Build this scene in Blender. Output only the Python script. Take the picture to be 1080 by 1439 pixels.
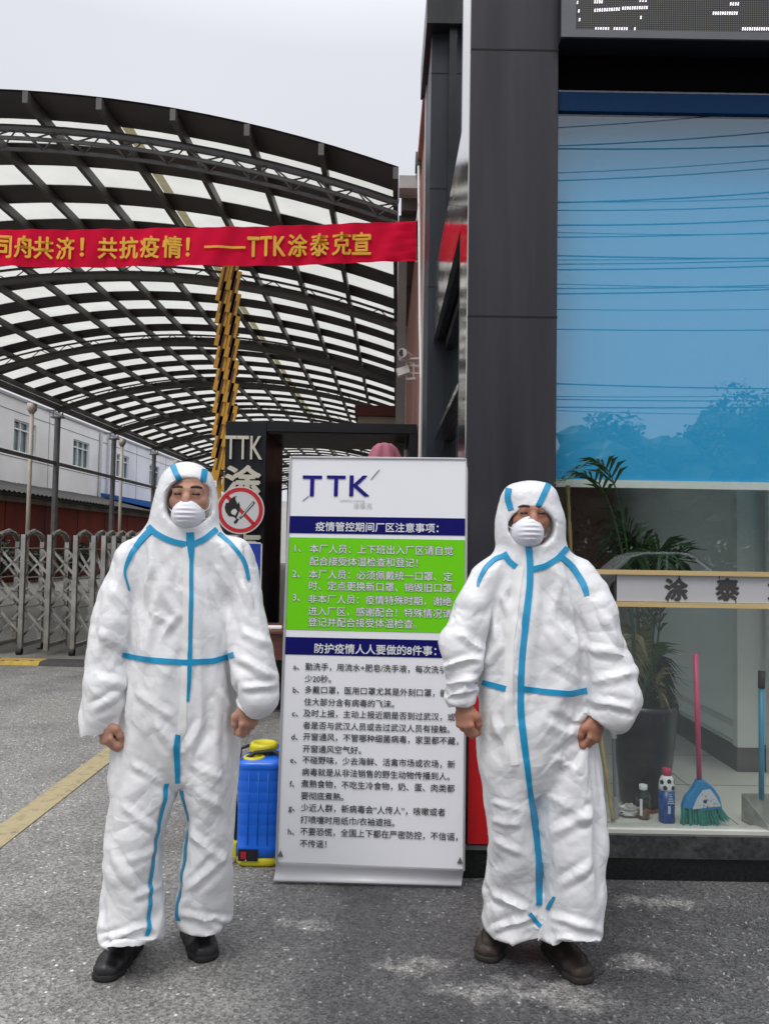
import bpy, bmesh, math, random
import numpy as np
from mathutils import Vector, Matrix
from mathutils.bvhtree import BVHTree
rad = math.radians
S = bpy.context.scene
for _o in list(bpy.data.objects):
    bpy.data.objects.remove(_o)

# ------------------------------------------------------------------ camera
CAM = np.array((0.0, 0.0, 1.46)); FPX = 1081.0
PITCH = math.atan(48.5 / FPX); ROLL = 0.0165
_f = np.array((0, math.cos(PITCH), math.sin(PITCH)))
_u0 = np.array((0, -math.sin(PITCH), math.cos(PITCH))); _r0 = np.array((1.0, 0, 0))
CR = math.cos(ROLL) * _r0 + math.sin(ROLL) * _u0
CU = -math.sin(ROLL) * _r0 + math.cos(ROLL) * _u0
cam = bpy.data.objects.new('camera', bpy.data.cameras.new('camera'))
S.collection.objects.link(cam)
cam.data.sensor_fit = 'VERTICAL'; cam.data.sensor_height = 34.6
cam.data.lens = FPX / 1439 * 34.6
cam.data.clip_start = 0.05; cam.data.clip_end = 2000
M = Matrix.Identity(4)
for i in range(3):
    M[i][0], M[i][1], M[i][2], M[i][3] = CR[i], CU[i], -_f[i], CAM[i]
cam.matrix_world = M
S.camera = cam

# ------------------------------------------------------------------ sky, sun, exposure
w = bpy.data.worlds.new('World'); S.world = w; w.use_nodes = True
nt = w.node_tree; N = nt.nodes; L = nt.links
bg = N['Background']
sky = N.new('ShaderNodeTexSky'); sky.sky_type = 'NISHITA'; sky.sun_disc = False
sky.sun_elevation = rad(60); sky.sun_rotation = rad(208)
hs = N.new('ShaderNodeHueSaturation'); hs.inputs['Saturation'].default_value = 0.12
L.new(sky.outputs[0], hs.inputs['Color'])
tc = N.new('ShaderNodeTexCoord'); sp = N.new('ShaderNodeSeparateXYZ')
L.new(tc.outputs['Generated'], sp.inputs[0])
rp = N.new('ShaderNodeValToRGB')                      # overcast cloud: brighter towards the zenith
L.new(sp.outputs['Z'], rp.inputs[0])
rp.color_ramp.elements[0].position = 0.0; rp.color_ramp.elements[0].color = (5.3, 5.45, 5.9, 1)
rp.color_ramp.elements[1].position = 1.0; rp.color_ramp.elements[1].color = (17.0, 17.2, 17.8, 1)
e = rp.color_ramp.elements.new(0.55); e.color = (6.1, 6.2, 6.75, 1)
nz = N.new('ShaderNodeTexNoise'); nz.inputs['Scale'].default_value = 2.2; nz.inputs['Detail'].default_value = 3
L.new(tc.outputs['Generated'], nz.inputs['Vector'])
mr = N.new('ShaderNodeMapRange'); mr.inputs[3].default_value = 0.94; mr.inputs[4].default_value = 1.06
L.new(nz.outputs[0], mr.inputs[0])
vm = N.new('ShaderNodeVectorMath'); vm.operation = 'SCALE'
L.new(rp.outputs[0], vm.inputs[0]); L.new(mr.outputs[0], vm.inputs['Scale'])
mx = N.new('ShaderNodeMixRGB'); mx.inputs[0].default_value = 0.88
L.new(hs.outputs[0], mx.inputs[1]); L.new(vm.outputs[0], mx.inputs[2])
L.new(mx.outputs[0], bg.inputs[0]); bg.inputs[1].default_value = 0.1
sun = bpy.data.objects.new('sun', bpy.data.lights.new('sun', 'SUN')); S.collection.objects.link(sun)
sun.data.energy = 1.0; sun.data.angle = rad(24); sun.data.color = (1.0, 0.97, 0.93)
sun.rotation_euler = (rad(30), 0, rad(-28))
S.view_settings.view_transform = 'Standard'; S.view_settings.look = 'None'
S.view_settings.exposure = 0.42; S.view_settings.gamma = 1.0
S.cycles.max_bounces = 8; S.cycles.transparent_max_bounces = 16
S.cycles.sample_clamp_indirect = 6.0

# ------------------------------------------------------------------ helpers
def at(px, py, Y):
    d = _f + (px - 540) / FPX * CR + (719.5 - py) / FPX * CU
    return CAM + d * (Y / d[1])
def ground(px, py, z=0.0):
    d = _f + (px - 540) / FPX * CR + (719.5 - py) / FPX * CU
    return CAM + d * ((z - CAM[2]) / d[2])
def ray(px, py):
    d = _f + (px - 540) / FPX * CR + (719.5 - py) / FPX * CU
    return d / np.linalg.norm(d)
def nrm(v):
    v = np.asarray(v, float); return v / (np.linalg.norm(v) + 1e-12)

def link(o, parent=None):
    S.collection.objects.link(o)
    if parent is not None:
        o.parent = parent
    return o
def tag(o, label=None, cat=None, group=None, kind=None):
    if label: o['label'] = label
    if cat: o['category'] = cat
    if group: o['group'] = group
    if kind: o['kind'] = kind
    return o
def thing(name, loc, label, cat, group=None):
    o = bpy.data.objects.new(name, None); o.empty_display_size = 0.1
    o.location = Vector(tuple(float(c) for c in loc)); link(o)
    return tag(o, label, cat, group)
def base_of(o):
    b = np.zeros(3)
    while o is not None:
        b += np.array(o.location); o = o.parent
    return b
def raw_obj(name, V, F, m, parent=None, smooth=False):
    V = np.asarray(V, float)
    if parent is not None:
        V = V - base_of(parent)
    me = bpy.data.meshes.new(name)
    me.from_pydata(V.tolist(), [], F if isinstance(F, list) else F.tolist())
    me.update()
    if smooth:
        me.polygons.foreach_set('use_smooth', [True] * len(me.polygons))
    if m is not None:
        me.materials.append(m)
    o = bpy.data.objects.new(name, me); link(o, parent)
    return o
def copy_tree(o, parent=None):
    c = o.copy(); S.collection.objects.link(c)
    if parent is not None: c.parent = parent
    for ch in list(o.children):
        copy_tree(ch, c)
    return c
def bevel(o, w=0.01, seg=2):
    b = o.modifiers.new('bevel', 'BEVEL'); b.width = w; b.segments = seg; b.limit_method = 'ANGLE'
    return o

class MB:
    def __init__(s): s.v = []; s.f = []
    def add(s, V, F):
        n = len(s.v); s.v += [tuple(map(float, p)) for p in V]; s.f += [tuple(i + n for i in f) for f in F]; return s
    def box(s, lo, hi):
        (a, b, c), (d, e, f) = lo, hi
        V = [(a,b,c),(d,b,c),(d,e,c),(a,e,c),(a,b,f),(d,b,f),(d,e,f),(a,e,f)]
        return s.add(V, [(0,3,2,1),(4,5,6,7),(0,1,5,4),(1,2,6,5),(2,3,7,6),(3,0,4,7)])
    def obox(s, c, X, Y, Z):      # centre and half-axes
        c, X, Y, Z = (np.asarray(q, float) for q in (c, X, Y, Z))
        V = [c + i*X + j*Y + k*Z for k in (-1,1) for j in (-1,1) for i in (-1,1)]
        F = [(0,2,3,1),(4,5,7,6),(0,1,5,4),(1,3,7,5),(3,2,6,7),(2,0,4,6)]
        if np.dot(np.cross(X, Y), Z) < 0: F = [f[::-1] for f in F]
        return s.add(V, F)
    def bar(s, p, q, w, h, up=(0,0,1)):
        p, q = np.asarray(p, float), np.asarray(q, float); A = q - p
        a = nrm(A); side = np.cross(a, up)
        if np.linalg.norm(side) < 1e-4: side = np.cross(a, (0,1,0))
        side = nrm(side); u = np.cross(side, a)
        return s.obox((p+q)/2, A/2, side*w/2, u*h/2)
    def tube(s, pts, r, n=8, cap=True):
        P = [np.asarray(p, float) for p in pts]
        rr = [r]*len(P) if np.isscalar(r) else list(r)
        V = []; F = []; prev = None
        for i, p in enumerate(P):
            a = nrm(P[min(i+1, len(P)-1)] - P[max(i-1, 0)])
            if prev is None:
                ref = np.array((0,0,1.0)) if abs(a[2]) < 0.9 else np.array((1.0,0,0))
                x = nrm(np.cross(a, ref))
            else:
                x = nrm(prev - a*np.dot(prev, a))
            prev = x; y = np.cross(a, x)
            for k in range(n):
                t = 2*math.pi*k/n
                V.append(p + rr[i]*(math.cos(t)*x + math.sin(t)*y))
        for i in range(len(P)-1):
            for k in range(n):
                k2 = (k+1) % n
                F.append((i*n+k, i*n+k2, (i+1)*n+k2, (i+1)*n+k))
        if cap:
            F.append(tuple(range(n))[::-1]); F.append(tuple((len(P)-1)*n+k for k in range(n)))
        return s.add(V, F)
    def lathe(s, c, prof, n=24, sx=1.0, sy=1.0, pw=2.0):   # prof: (r, z) bottom to top; pw>2 gives a rounded square
        V = []; F = []
        for r, z in prof:
            for k in range(n):
                t = 2*math.pi*k/n; cx, sy_ = math.cos(t), math.sin(t)
                g = 1.0 if pw == 2 else (abs(cx)**pw + abs(sy_)**pw)**(-1/pw)
                V.append((c[0]+r*g*cx*sx, c[1]+r*g*sy_*sy, c[2]+z))
        m = len(prof)
        for i in range(m-1):
            for k in range(n):
                k2 = (k+1) % n
                F.append((i*n+k, i*n+k2, (i+1)*n+k2, (i+1)*n+k))
        F.append(tuple(range(n))[::-1]); F.append(tuple((m-1)*n+k for k in range(n)))
        return s.add(V, F)
    def prism(s, poly, o, X, Y, Nn, t):   # polygon in plane (o,X,Y), extruded by t along Nn
        o, X, Y, Nn = (np.asarray(q, float) for q in (o, X, Y, Nn)); n = len(poly)
        A = [o + x*X + y*Y for x, y in poly]; B = [a + Nn*t for a in A]
        ar = sum(poly[i][0]*poly[(i+1)%n][1]-poly[(i+1)%n][0]*poly[i][1] for i in range(n))
        fl = (ar < 0) != (np.dot(np.cross(X, Y), Nn)*t < 0)
        F = [tuple(range(n))[::-1], tuple(n+i for i in range(n))] + [(i, (i+1)%n, n+(i+1)%n, n+i) for i in range(n)]
        if fl: F = [f[::-1] for f in F]
        return s.add(A+B, F)
    def build(s, name, m, parent=None, smooth=False):
        return raw_obj(name, s.v, s.f, m, parent, smooth)

def text_geo(body, bold=0.0, extr=0.0):
    c = bpy.data.curves.new('lettering', 'FONT'); c.body = body; c.offset = bold; c.extrude = extr
    c.resolution_u = 3
    o = bpy.data.objects.new('lettering', c); S.collection.objects.link(o)
    dg = bpy.context.evaluated_depsgraph_get()
    me = bpy.data.meshes.new_from_object(o.evaluated_get(dg), depsgraph=dg)
    V = np.array([v.co[:] for v in me.vertices]).reshape(-1, 3); F = [tuple(p.vertices) for p in me.polygons]
    bpy.data.objects.remove(o); bpy.data.meshes.remove(me); bpy.data.curves.remove(c)
    return V, F
def put_text(mb, body, o, X, Y, size, bold=0.0, extr=0.0, fitw=None, fith=None, lift=0.0, sx=1.0):
    if bold > .006:                                   # heavier weight: the glyph laid several times, a hair apart
        for i, (dx, dy) in enumerate(((0,0),(1,0),(-1,0),(0,1),(0,-1),(.7,.7),(-.7,-.7))):
            put_text(mb, body, np.asarray(o, float)+(np.asarray(X, float)*dx+np.asarray(Y, float)*dy)*bold*(size if not fitw else fitw), X, Y, size, 0.0, extr, fitw, fith, lift+.00012*i, sx)
        return
    V, F = text_geo(body, bold, extr)
    if len(V) == 0: return
    V = V.copy()
    kx = ky = size
    if fitw: kx = fitw/(V[:,0].max()-V[:,0].min()); V[:,0] -= V[:,0].min()
    if fith: ky = fith/(V[:,1].max()-V[:,1].min()); V[:,1] -= V[:,1].min()
    X = np.asarray(X, float); Y = np.asarray(Y, float); Nn = np.cross(X, Y)
    P = np.asarray(o, float) + np.outer(V[:,0]*kx*sx, X) + np.outer(V[:,1]*ky, Y) + np.outer(V[:,2]*size+lift, Nn)
    mb.add(P, F)

# ------------------------------------------------------------------ materials
_mats = {}
def mat(name, col, rough=0.5, metal=0.0, var=0.0, vscale=3.0, bump=0.0, bscale=40.0, spec=0.5, dirt=None, emit=0.0, sss=0.0, coat=0.0, stretch=None):
    if name in _mats: return _mats[name]
    m = bpy.data.materials.new(name); m.use_nodes = True
    nt = m.node_tree; N = nt.nodes; L = nt.links; b = N['Principled BSDF']
    b.inputs['Base Color'].default_value = (*col, 1); b.inputs['Roughness'].default_value = rough
    b.inputs['Metallic'].default_value = metal; b.inputs['Specular IOR Level'].default_value = spec
    if coat: b.inputs['Coat Weight'].default_value = coat
    if sss:
        b.inputs['Subsurface Weight'].default_value = sss; b.inputs['Subsurface Radius'].default_value = (0.012, 0.005, 0.003)
        b.inputs['Subsurface Scale'].default_value = 1.0
    if emit:
        b.inputs['Emission Color'].default_value = (*col, 1); b.inputs['Emission Strength'].default_value = emit
    tc = N.new('ShaderNodeTexCoord'); vec = tc.outputs['Object']
    if stretch:
        mp = N.new('ShaderNodeMapping'); mp.inputs['Scale'].default_value = stretch
        L.new(vec, mp.inputs[0]); vec = mp.outputs[0]
    if var:
        n = N.new('ShaderNodeTexNoise'); n.inputs['Scale'].default_value = vscale; n.inputs['Detail'].default_value = 6
        n.inputs['Roughness'].default_value = 0.6
        L.new(vec, n.inputs['Vector'])
        r = N.new('ShaderNodeMapRange'); r.inputs[1].default_value = 0.3; r.inputs[2].default_value = 0.7
        r.inputs[3].default_value = 1-var; r.inputs[4].default_value = 1+var
        L.new(n.outputs[0], r.inputs[0])
        mu = N.new('ShaderNodeVectorMath'); mu.operation = 'SCALE'; mu.inputs[0].default_value = col
        L.new(r.outputs[0], mu.inputs['Scale'])
        out = mu.outputs[0]
        if dirt:
            n2 = N.new('ShaderNodeTexNoise'); n2.inputs['Scale'].default_value = vscale*0.37; n2.inputs['Detail'].default_value = 8
            L.new(vec, n2.inputs['Vector'])
            r2 = N.new('ShaderNodeMapRange'); r2.inputs[1].default_value = 0.5; r2.inputs[2].default_value = 0.72
            L.new(n2.outputs[0], r2.inputs[0])
            mm = N.new('ShaderNodeMixRGB'); mm.inputs[2].default_value = (*dirt, 1)
            L.new(r2.outputs[0], mm.inputs[0]); L.new(out, mm.inputs[1]); out = mm.outputs[0]
        L.new(out, b.inputs['Base Color'])
        rr = N.new('ShaderNodeMapRange'); rr.inputs[3].default_value = max(0.02, rough-0.12); rr.inputs[4].default_value = min(1, rough+0.12)
        L.new(n.outputs[0], rr.inputs[0]); L.new(rr.outputs[0], b.inputs['Roughness'])
    if bump:
        n = N.new('ShaderNodeTexNoise'); n.inputs['Scale'].default_value = bscale; n.inputs['Detail'].default_value = 4
        L.new(vec, n.inputs['Vector'])
        bp = N.new('ShaderNodeBump'); bp.inputs['Strength'].default_value = bump; bp.inputs['Distance'].default_value = 0.01
        L.new(n.outputs[0], bp.inputs['Height']); L.new(bp.outputs[0], b.inputs['Normal'])
    _mats[name] = m
    return m
def glass(name, tint=(0.9,0.95,0.93), refl=0.15, rough=0.0, rtint=(1,1,1)):
    m = bpy.data.materials.new(name); m.use_nodes = True
    nt = m.node_tree; N = nt.nodes; L = nt.links; N.remove(N['Principled BSDF'])
    t = N.new('ShaderNodeBsdfTransparent'); t.inputs[0].default_value = (*tint, 1)
    g = N.new('ShaderNodeBsdfGlossy'); g.inputs[0].default_value = (*rtint, 1); g.inputs['Roughness'].default_value = rough
    lw = N.new('ShaderNodeLayerWeight'); lw.inputs[0].default_value = 0.5         # 'Facing' is the same from both sides of the pane
    pw = N.new('ShaderNodeMath'); pw.operation = 'POWER'; pw.inputs[1].default_value = 5; L.new(lw.outputs['Facing'], pw.inputs[0])
    ad = N.new('ShaderNodeMath'); ad.operation = 'MULTIPLY_ADD'; ad.inputs[1].default_value = 0.9; ad.inputs[2].default_value = refl; ad.use_clamp = True
    L.new(pw.outputs[0], ad.inputs[0])
    mx = N.new('ShaderNodeMixShader'); L.new(ad.outputs[0], mx.inputs[0]); L.new(t.outputs[0], mx.inputs[1]); L.new(g.outputs[0], mx.inputs[2])
    L.new(mx.outputs[0], N['Material Output'].inputs[0])
    return m
def translucent(name, col, tcol, mixf=0.6, var=0.1, vscale=3):
    m = bpy.data.materials.new(name); m.use_nodes = True
    nt = m.node_tree; N = nt.nodes; L = nt.links; N.remove(N['Principled BSDF'])
    d = N.new('ShaderNodeBsdfDiffuse'); t = N.new('ShaderNodeBsdfTranslucent'); d.inputs[0].default_value = (*col,1)
    n = N.new('ShaderNodeTexNoise'); n.inputs['Scale'].default_value = vscale; n.inputs['Detail'].default_value = 5
    tc = N.new('ShaderNodeTexCoord'); L.new(tc.outputs['Object'], n.inputs['Vector'])
    r = N.new('ShaderNodeMapRange'); r.inputs[3].default_value = 1-var; r.inputs[4].default_value = 1+var; L.new(n.outputs[0], r.inputs[0])
    mu = N.new('ShaderNodeVectorMath'); mu.operation = 'SCALE'; mu.inputs[0].default_value = tcol; L.new(r.outputs[0], mu.inputs['Scale'])
    L.new(mu.outputs[0], t.inputs[0])
    mx = N.new('ShaderNodeMixShader'); mx.inputs[0].default_value = mixf
    L.new(d.outputs[0], mx.inputs[1]); L.new(t.outputs[0], mx.inputs[2]); L.new(mx.outputs[0], N['Material Output'].inputs[0])
    return m
# ================================================================== SETTING
def ground_mat(name, dark, light, bias_x=None, patches=(), wet=0.5, vor=150.0):
    m = bpy.data.materials.new(name); m.use_nodes = True
    nt = m.node_tree; N = nt.nodes; L = nt.links; b = N['Principled BSDF']
    tc = N.new('ShaderNodeTexCoord'); P = tc.outputs['Object']
    def noise(sc, det=5, rough=0.6, src=P):
        n = N.new('ShaderNodeTexNoise'); n.inputs['Scale'].default_value = sc; n.inputs['Detail'].default_value = det
        n.inputs['Roughness'].default_value = rough; L.new(src, n.inputs['Vector']); return n.outputs[0]
    def mrange(x, a, bb, c, d):
        r = N.new('ShaderNodeMapRange'); r.inputs[1].default_value = a; r.inputs[2].default_value = bb
        r.inputs[3].default_value = c; r.inputs[4].default_value = d; L.new(x, r.inputs[0]); return r.outputs[0]
    def op(o, x, y, clamp=False):
        q = N.new('ShaderNodeMath'); q.operation = o; q.use_clamp = clamp
        for i, z in enumerate((x, y)):
            if isinstance(z, (int, float)): q.inputs[i].default_value = z
            else: L.new(z, q.inputs[i])
        return q.outputs[0]
    sep = N.new('ShaderNodeSeparateXYZ'); L.new(P, sep.inputs[0])
    big = noise(0.9, 6, 0.62); mid = noise(5.0, 6, 0.7)
    lf = mrange(big, 0.38, 0.62, 0, 1)
    if bias_x is not None:
        wob = op('MULTIPLY', op('SUBTRACT', big, 0.5), 1.6)
        side = mrange(op('ADD', sep.outputs['X'], wob), bias_x-0.25, bias_x+0.25, 1, 0)
        lf = op('ADD', op('MULTIPLY', op('MULTIPLY', side, 0.85), mrange(noise(0.55, 8, 0.68), 0.36, 0.56, 0.32, 1.0)), op('MULTIPLY', lf, 0.22))
    for (c, rx, ry) in patches:
        dx = op('DIVIDE', op('SUBTRACT', op('ADD', sep.outputs['X'], op('MULTIPLY', op('SUBTRACT', mid, 0.5), 0.35)), float(c[0])), rx)
        dy = op('DIVIDE', op('SUBTRACT', op('ADD', sep.outputs['Y'], op('MULTIPLY', op('SUBTRACT', noise(7.3,5,0.7), 0.5), 0.3)), float(c[1])), ry)
        d = op('ADD', op('MULTIPLY', dx, dx), op('MULTIPLY', dy, dy))
        lf = op('ADD', lf, op('MULTIPLY', mrange(d, 0.25, 1.5, 0.8, 0), mrange(noise(16 + 3*float(c[0]), 6, 0.75), 0.36, 0.58, 0.1, 1.0)))
    mm = N.new('ShaderNodeMixRGB'); mm.inputs[1].default_value = (*dark, 1); mm.inputs[2].default_value = (*light, 1)
    cl = op('ADD', lf, op('MULTIPLY', op('SUBTRACT', mid, 0.5), 0.35), True); L.new(cl, mm.inputs[0])
    # aggregate stones
    v = N.new('ShaderNodeTexVoronoi'); v.inputs['Scale'].default_value = vor; L.new(P, v.inputs['Vector'])
    sc = N.new('ShaderNodeSeparateColor'); L.new(v.outputs['Color'], sc.inputs[0])
    g = mrange(sc.outputs[0], 0.0, 1.0, 0.5, 1.45)
    v2 = N.new('ShaderNodeTexVoronoi'); v2.inputs['Scale'].default_value = vor*0.55; L.new(P, v2.inputs['Vector'])
    s2 = N.new('ShaderNodeSeparateColor'); L.new(v2.outputs['Color'], s2.inputs[0])
    white = op('MULTIPLY', mrange(s2.outputs[1], 0.88, 0.97, 0, 1), mrange(v2.outputs['Distance'], 0.25, 0.5, 1, 0))
    g = op('MULTIPLY', g, op('ADD', op('MULTIPLY', white, 1.7), 1.0))
    sc2 = N.new('ShaderNodeVectorMath'); sc2.operation = 'SCALE'; L.new(mm.outputs[0], sc2.inputs[0]); L.new(g, sc2.inputs['Scale'])
    L.new(sc2.outputs[0], b.inputs['Base Color'])
    L.new(mrange(cl, 0, 1, 0.5, 0.85), b.inputs['Roughness'])
    b.inputs['Specular IOR Level'].default_value = wet
    bp = N.new('ShaderNodeBump'); bp.inputs['Strength'].default_value = 0.8; bp.inputs['Distance'].default_value = 0.004
    L.new(op('ADD', v.outputs['Distance'], op('MULTIPLY', sc.outputs[1], 0.6)), bp.inputs['Height']); L.new(bp.outputs[0], b.inputs['Normal'])
    return m
PATCH = [(ground(575,1357), .13, .05), (ground(700,1392), .22, .07), (ground(800,1400), .14, .08), (ground(900,1355), .10, .05),
         (ground(918,1268), .20, .05), (ground(430,1300), .10, .04)]
M_asph = ground_mat('wet_asphalt', (.056,.056,.060), (.275,.27,.255), bias_x=-0.42, patches=PATCH, vor=115.0)
M_conc = ground_mat('yard_concrete', (.16,.155,.14), (.26,.25,.23), wet=0.3, vor=300)
def sheet(name, x0, x1, y0, y1, z, m):
    mb = MB(); mb.add([(x0,y0,z),(x1,y0,z),(x1,y1,z),(x0,y1,z)], [(0,1,2,3)])
    return tag(mb.build(name, m), kind='structure')
sheet('ground', -400, 400, -400, 400, 0, M_asph)
sheet('yard', -30, 0.33, 9.36, 64, 0.004, M_conc)
# loose grit on the asphalt
_r = random.Random(77); mb = MB()
for _i in range(620):
    x, y = _r.uniform(-1.5, 1.6), 2.15 + 1.5*_r.random()**1.4; s_ = _r.choice((.002,.0025,.003,.004,.0055)); a = _r.uniform(0, 3.14); c_, d_ = math.cos(a)*s_, math.sin(a)*s_
    k_ = _r.uniform(.5, .9)
    mb.add([(x+c_,y+d_,.0),(x-d_*k_,y+c_*k_,.0),(x-c_,y-d_,.0),(x+d_*k_,y-c_*k_,.0),(x+c_*.4,y+d_*.4,s_*1.1),(x-c_*.45,y-d_*.4,s_*.9)], [(0,1,4),(1,5,4),(1,2,5),(2,3,5),(3,4,5),(3,0,4)])
tag(mb.build('grit', mat('pale_grit', (.34,.33,.31), .85, var=.5, vscale=9)), kind='stuff')
# worn yellow lane line
def line_mat():
    m = bpy.data.materials.new('worn_yellow_paint'); m.use_nodes = True
    nt = m.node_tree; N = nt.nodes; L = nt.links; b = N['Principled BSDF']
    tc = N.new('ShaderNodeTexCoord')
    n = N.new('ShaderNodeTexNoise'); n.inputs['Scale'].default_value = 14; n.inputs['Detail'].default_value = 9; n.inputs['Roughness'].default_value = .75
    L.new(tc.outputs['Object'], n.inputs[0])
    r = N.new('ShaderNodeMapRange'); r.inputs[1].default_value = .50; r.inputs[2].default_value = .68; L.new(n.outputs[0], r.inputs[0])
    mx = N.new('ShaderNodeMixRGB'); mx.inputs[1].default_value = (.42,.35,.20,1); mx.inputs[2].default_value = (.2,.18,.13,1)
    L.new(r.outputs[0], mx.inputs[0]); L.new(mx.outputs[0], b.inputs['Base Color']); b.inputs['Roughness'].default_value = .8
    v = N.new('ShaderNodeTexVoronoi'); v.inputs['Scale'].default_value = 150; L.new(tc.outputs['Object'], v.inputs['Vector'])
    bp = N.new('ShaderNodeBump'); bp.inputs['Strength'].default_value = .5; bp.inputs['Distance'].default_value = .003
    L.new(v.outputs['Distance'], bp.inputs['Height']); L.new(bp.outputs[0], b.inputs['Normal'])
    return m
sheet('road_marking', -1.94, -1.79, 0.5, 9.0, 0.005, line_mat())

# ---------------------------------------------------------------- canopy
CA = 0.0148
def cw(x, d, z=0.0):
    return np.array((x*math.cos(CA) + d*math.sin(CA), -x*math.sin(CA) + d*math.cos(CA), z))
M_steel = mat('dark_painted_steel', (.10,.095,.085), .5, .0, var=.25, vscale=2, bump=.05)
M_pipe = mat('grey_galvanised_pipe', (.17,.17,.17), .45, .3, var=.25, vscale=4)
M_dark = mat('dark_roof_sheet', (.085,.08,.076), .6, var=.15, vscale=1.5)
M_sky = translucent('translucent_roof_sheet', (.6,.6,.57), (.58,.58,.545), .8, .16, 2.2)
M_yel = translucent('yellowed_roof_sheet', (.5,.45,.3), (.52,.47,.30), .6, .35, 9)
XC, HW, RISE, ZE = -4.97, 4.94, .85, 5.55
def zr(x): return RISE*(1-((x-XC)/HW)**2)
D0, BAY, NB = 8.7, 4.5, 11
can = thing('canopy', cw(XC, D0), 'long arched canopy with dark and translucent roof strips on steel trusses', 'canopy')
XS = np.linspace(XC-HW, XC+HW, 29)
PX = np.linspace(XC-HW+.03, XC+HW-.03, 13)
per = BAY/4
def strip(d0, d1, xs, z):
    V = []; F = []
    nx = len(xs)
    for d in (d0, d1):
        for x in xs: V.append(cw(x, d, z + zr(x)))
    for i in range(nx-1): F.append((i, i+1, nx+i+1, nx+i))
    return V, F
d = 8.26; k = 0
while d < D0 + BAY*NB:
    V, F = strip(d, d+.56, XS, ZE+.05); mb = MB(); mb.add(V, F)
    V2, F2 = strip(d, d+.56, XS, ZE+.075); mb.add(V2, [f[::-1] for f in F2])
    mb.build('roof_sheet', M_dark, can, True)
    V, F = strip(d+.53, d+per+.02, XS, ZE+.06)
    mb = MB(); mb.add(V, F); mb.build('skylight_sheet', M_sky, can, True)
    d += per; k += 1
for j in range(44):                                    # line of old yellowed patches near the ridge
    mb = MB()
    dd = 8.26 + j*per + .55
    x0 = PX[8] + .03
    V, F = strip(dd, dd+.56, np.array([x0, x0+.14]), ZE+.054); mb.add(V, F); mb.build('yellowed_patch', M_yel, can)
for x in PX:
    mb = MB(); z = ZE + zr(x) - .035
    mb.bar(cw(x, 8.2, z), cw(x, D0+BAY*NB, z), .06, .13)
    mb.build('purlin', M_steel, can)
def chord(mb, dd, z, r, xs=XS):
    mb.tube([cw(x, dd, z+zr(x)) for x in xs], r, 6)
for k in range(NB+1):
    dd = D0 + BAY*k; mb = MB()
    if k == 0:
        chord(mb, dd, 5.42, .045); chord(mb, dd-.13, 5.235, .024); chord(mb, dd+.13, 5.235, .024)
        xs = np.linspace(XC-HW, XC+HW, 41)
        for i in range(0, 40, 2):
            for o in (-.13, .13):
                mb.tube([cw(xs[i], dd, 5.42+zr(xs[i])), cw(xs[i+1], dd+o, 5.235+zr(xs[i+1])), cw(xs[i+2], dd, 5.42+zr(xs[i+2]))], .011, 5)
        for i in range(1, 40, 2):
            mb.tube([cw(xs[i], dd-.13, 5.235+zr(xs[i])), cw(xs[i], dd+.13, 5.235+zr(xs[i]))], .011, 5)
    else:
        chord(mb, dd, 5.27, .075); chord(mb, dd, 5.47, .022)
        xs = np.linspace(XC-HW, XC+HW, 33)
        for i in range(0, 32, 2):
            mb.tube([cw(xs[i], dd, 5.27+zr(xs[i])), cw(xs[i+1], dd, 5.47+zr(xs[i+1])), cw(xs[i+2], dd, 5.27+zr(xs[i+2]))], .011, 5)
    mb.build('truss', M_pipe if k == 0 else M_steel, can)
    p = cw(-9.91, dd); mb = MB()
    mb.tube([p, p+(0,0,5.05)], .085, 12); mb.box(p+(-.14,-.14,0), p+(.14,.14,.02)); mb.box(p+(-.17,-.1,5.05), p+(.17,.1,5.09))
    for s in (-1, 1): mb.bar(p+(s*.14,0,5.09), p+(s*.14,0,5.26), .03, .03)
    mb.box(p+(-.35,-.02,5.26), p+(.35,.02,5.3))
    mb.build('post', M_pipe, can, False)
    q = cw(.03, dd); mb = MB(); mb.box(q+(-.05,-.05,0), q+(.05,.05,5.25)); mb.build('post', M_steel, can)
mb = MB(); mb.bar(cw(-9.91, D0-4.5, 3.72), cw(-9.91, D0+BAY*NB, 3.72), .09, .09); mb.build('side_rail', M_steel, can)
mb = MB(); mb.bar(cw(-9.93, 8.2, 5.37), cw(-9.93, D0+BAY*NB, 5.37), .12, .14); mb.build('eave_beam', M_steel, can)
mb = MB()
mb.bar(cw(.09, 8.45, 5.33), cw(.09, D0+BAY*NB, 5.33), .17, .22)
for k in range(40): mb.bar(cw(.09, 8.6+k*1.2, 5.19), cw(.09, 8.66+k*1.2, 5.19), .2, .06)
mb.build('gutter', M_steel, can)
M_beige = mat('beige_pvc_pipe', (.5,.46,.38), .5, var=.15, vscale=3)
for dd in (20.9, 27.9, 34.9):
    p = cw(-10.05, dd); mb = MB(); mb.tube([p, p+(0,0,5.0)], .055, 10); mb.lathe(p+(0,0,4.95), [(.06,0),(.13,.12),(.13,.28),(.11,.28)], 12); mb.build('downpipe', M_beige, can, True)
p = cw(.17, 13.0); mb = MB(); mb.tube([p, p+(0,0,5.25)], .045, 10); mb.lathe(p+(0,0,5.2), [(.05,0),(.10,.10),(.10,.28),(.08,.28)], 12); mb.build('downpipe', M_beige, can, True)

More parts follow.
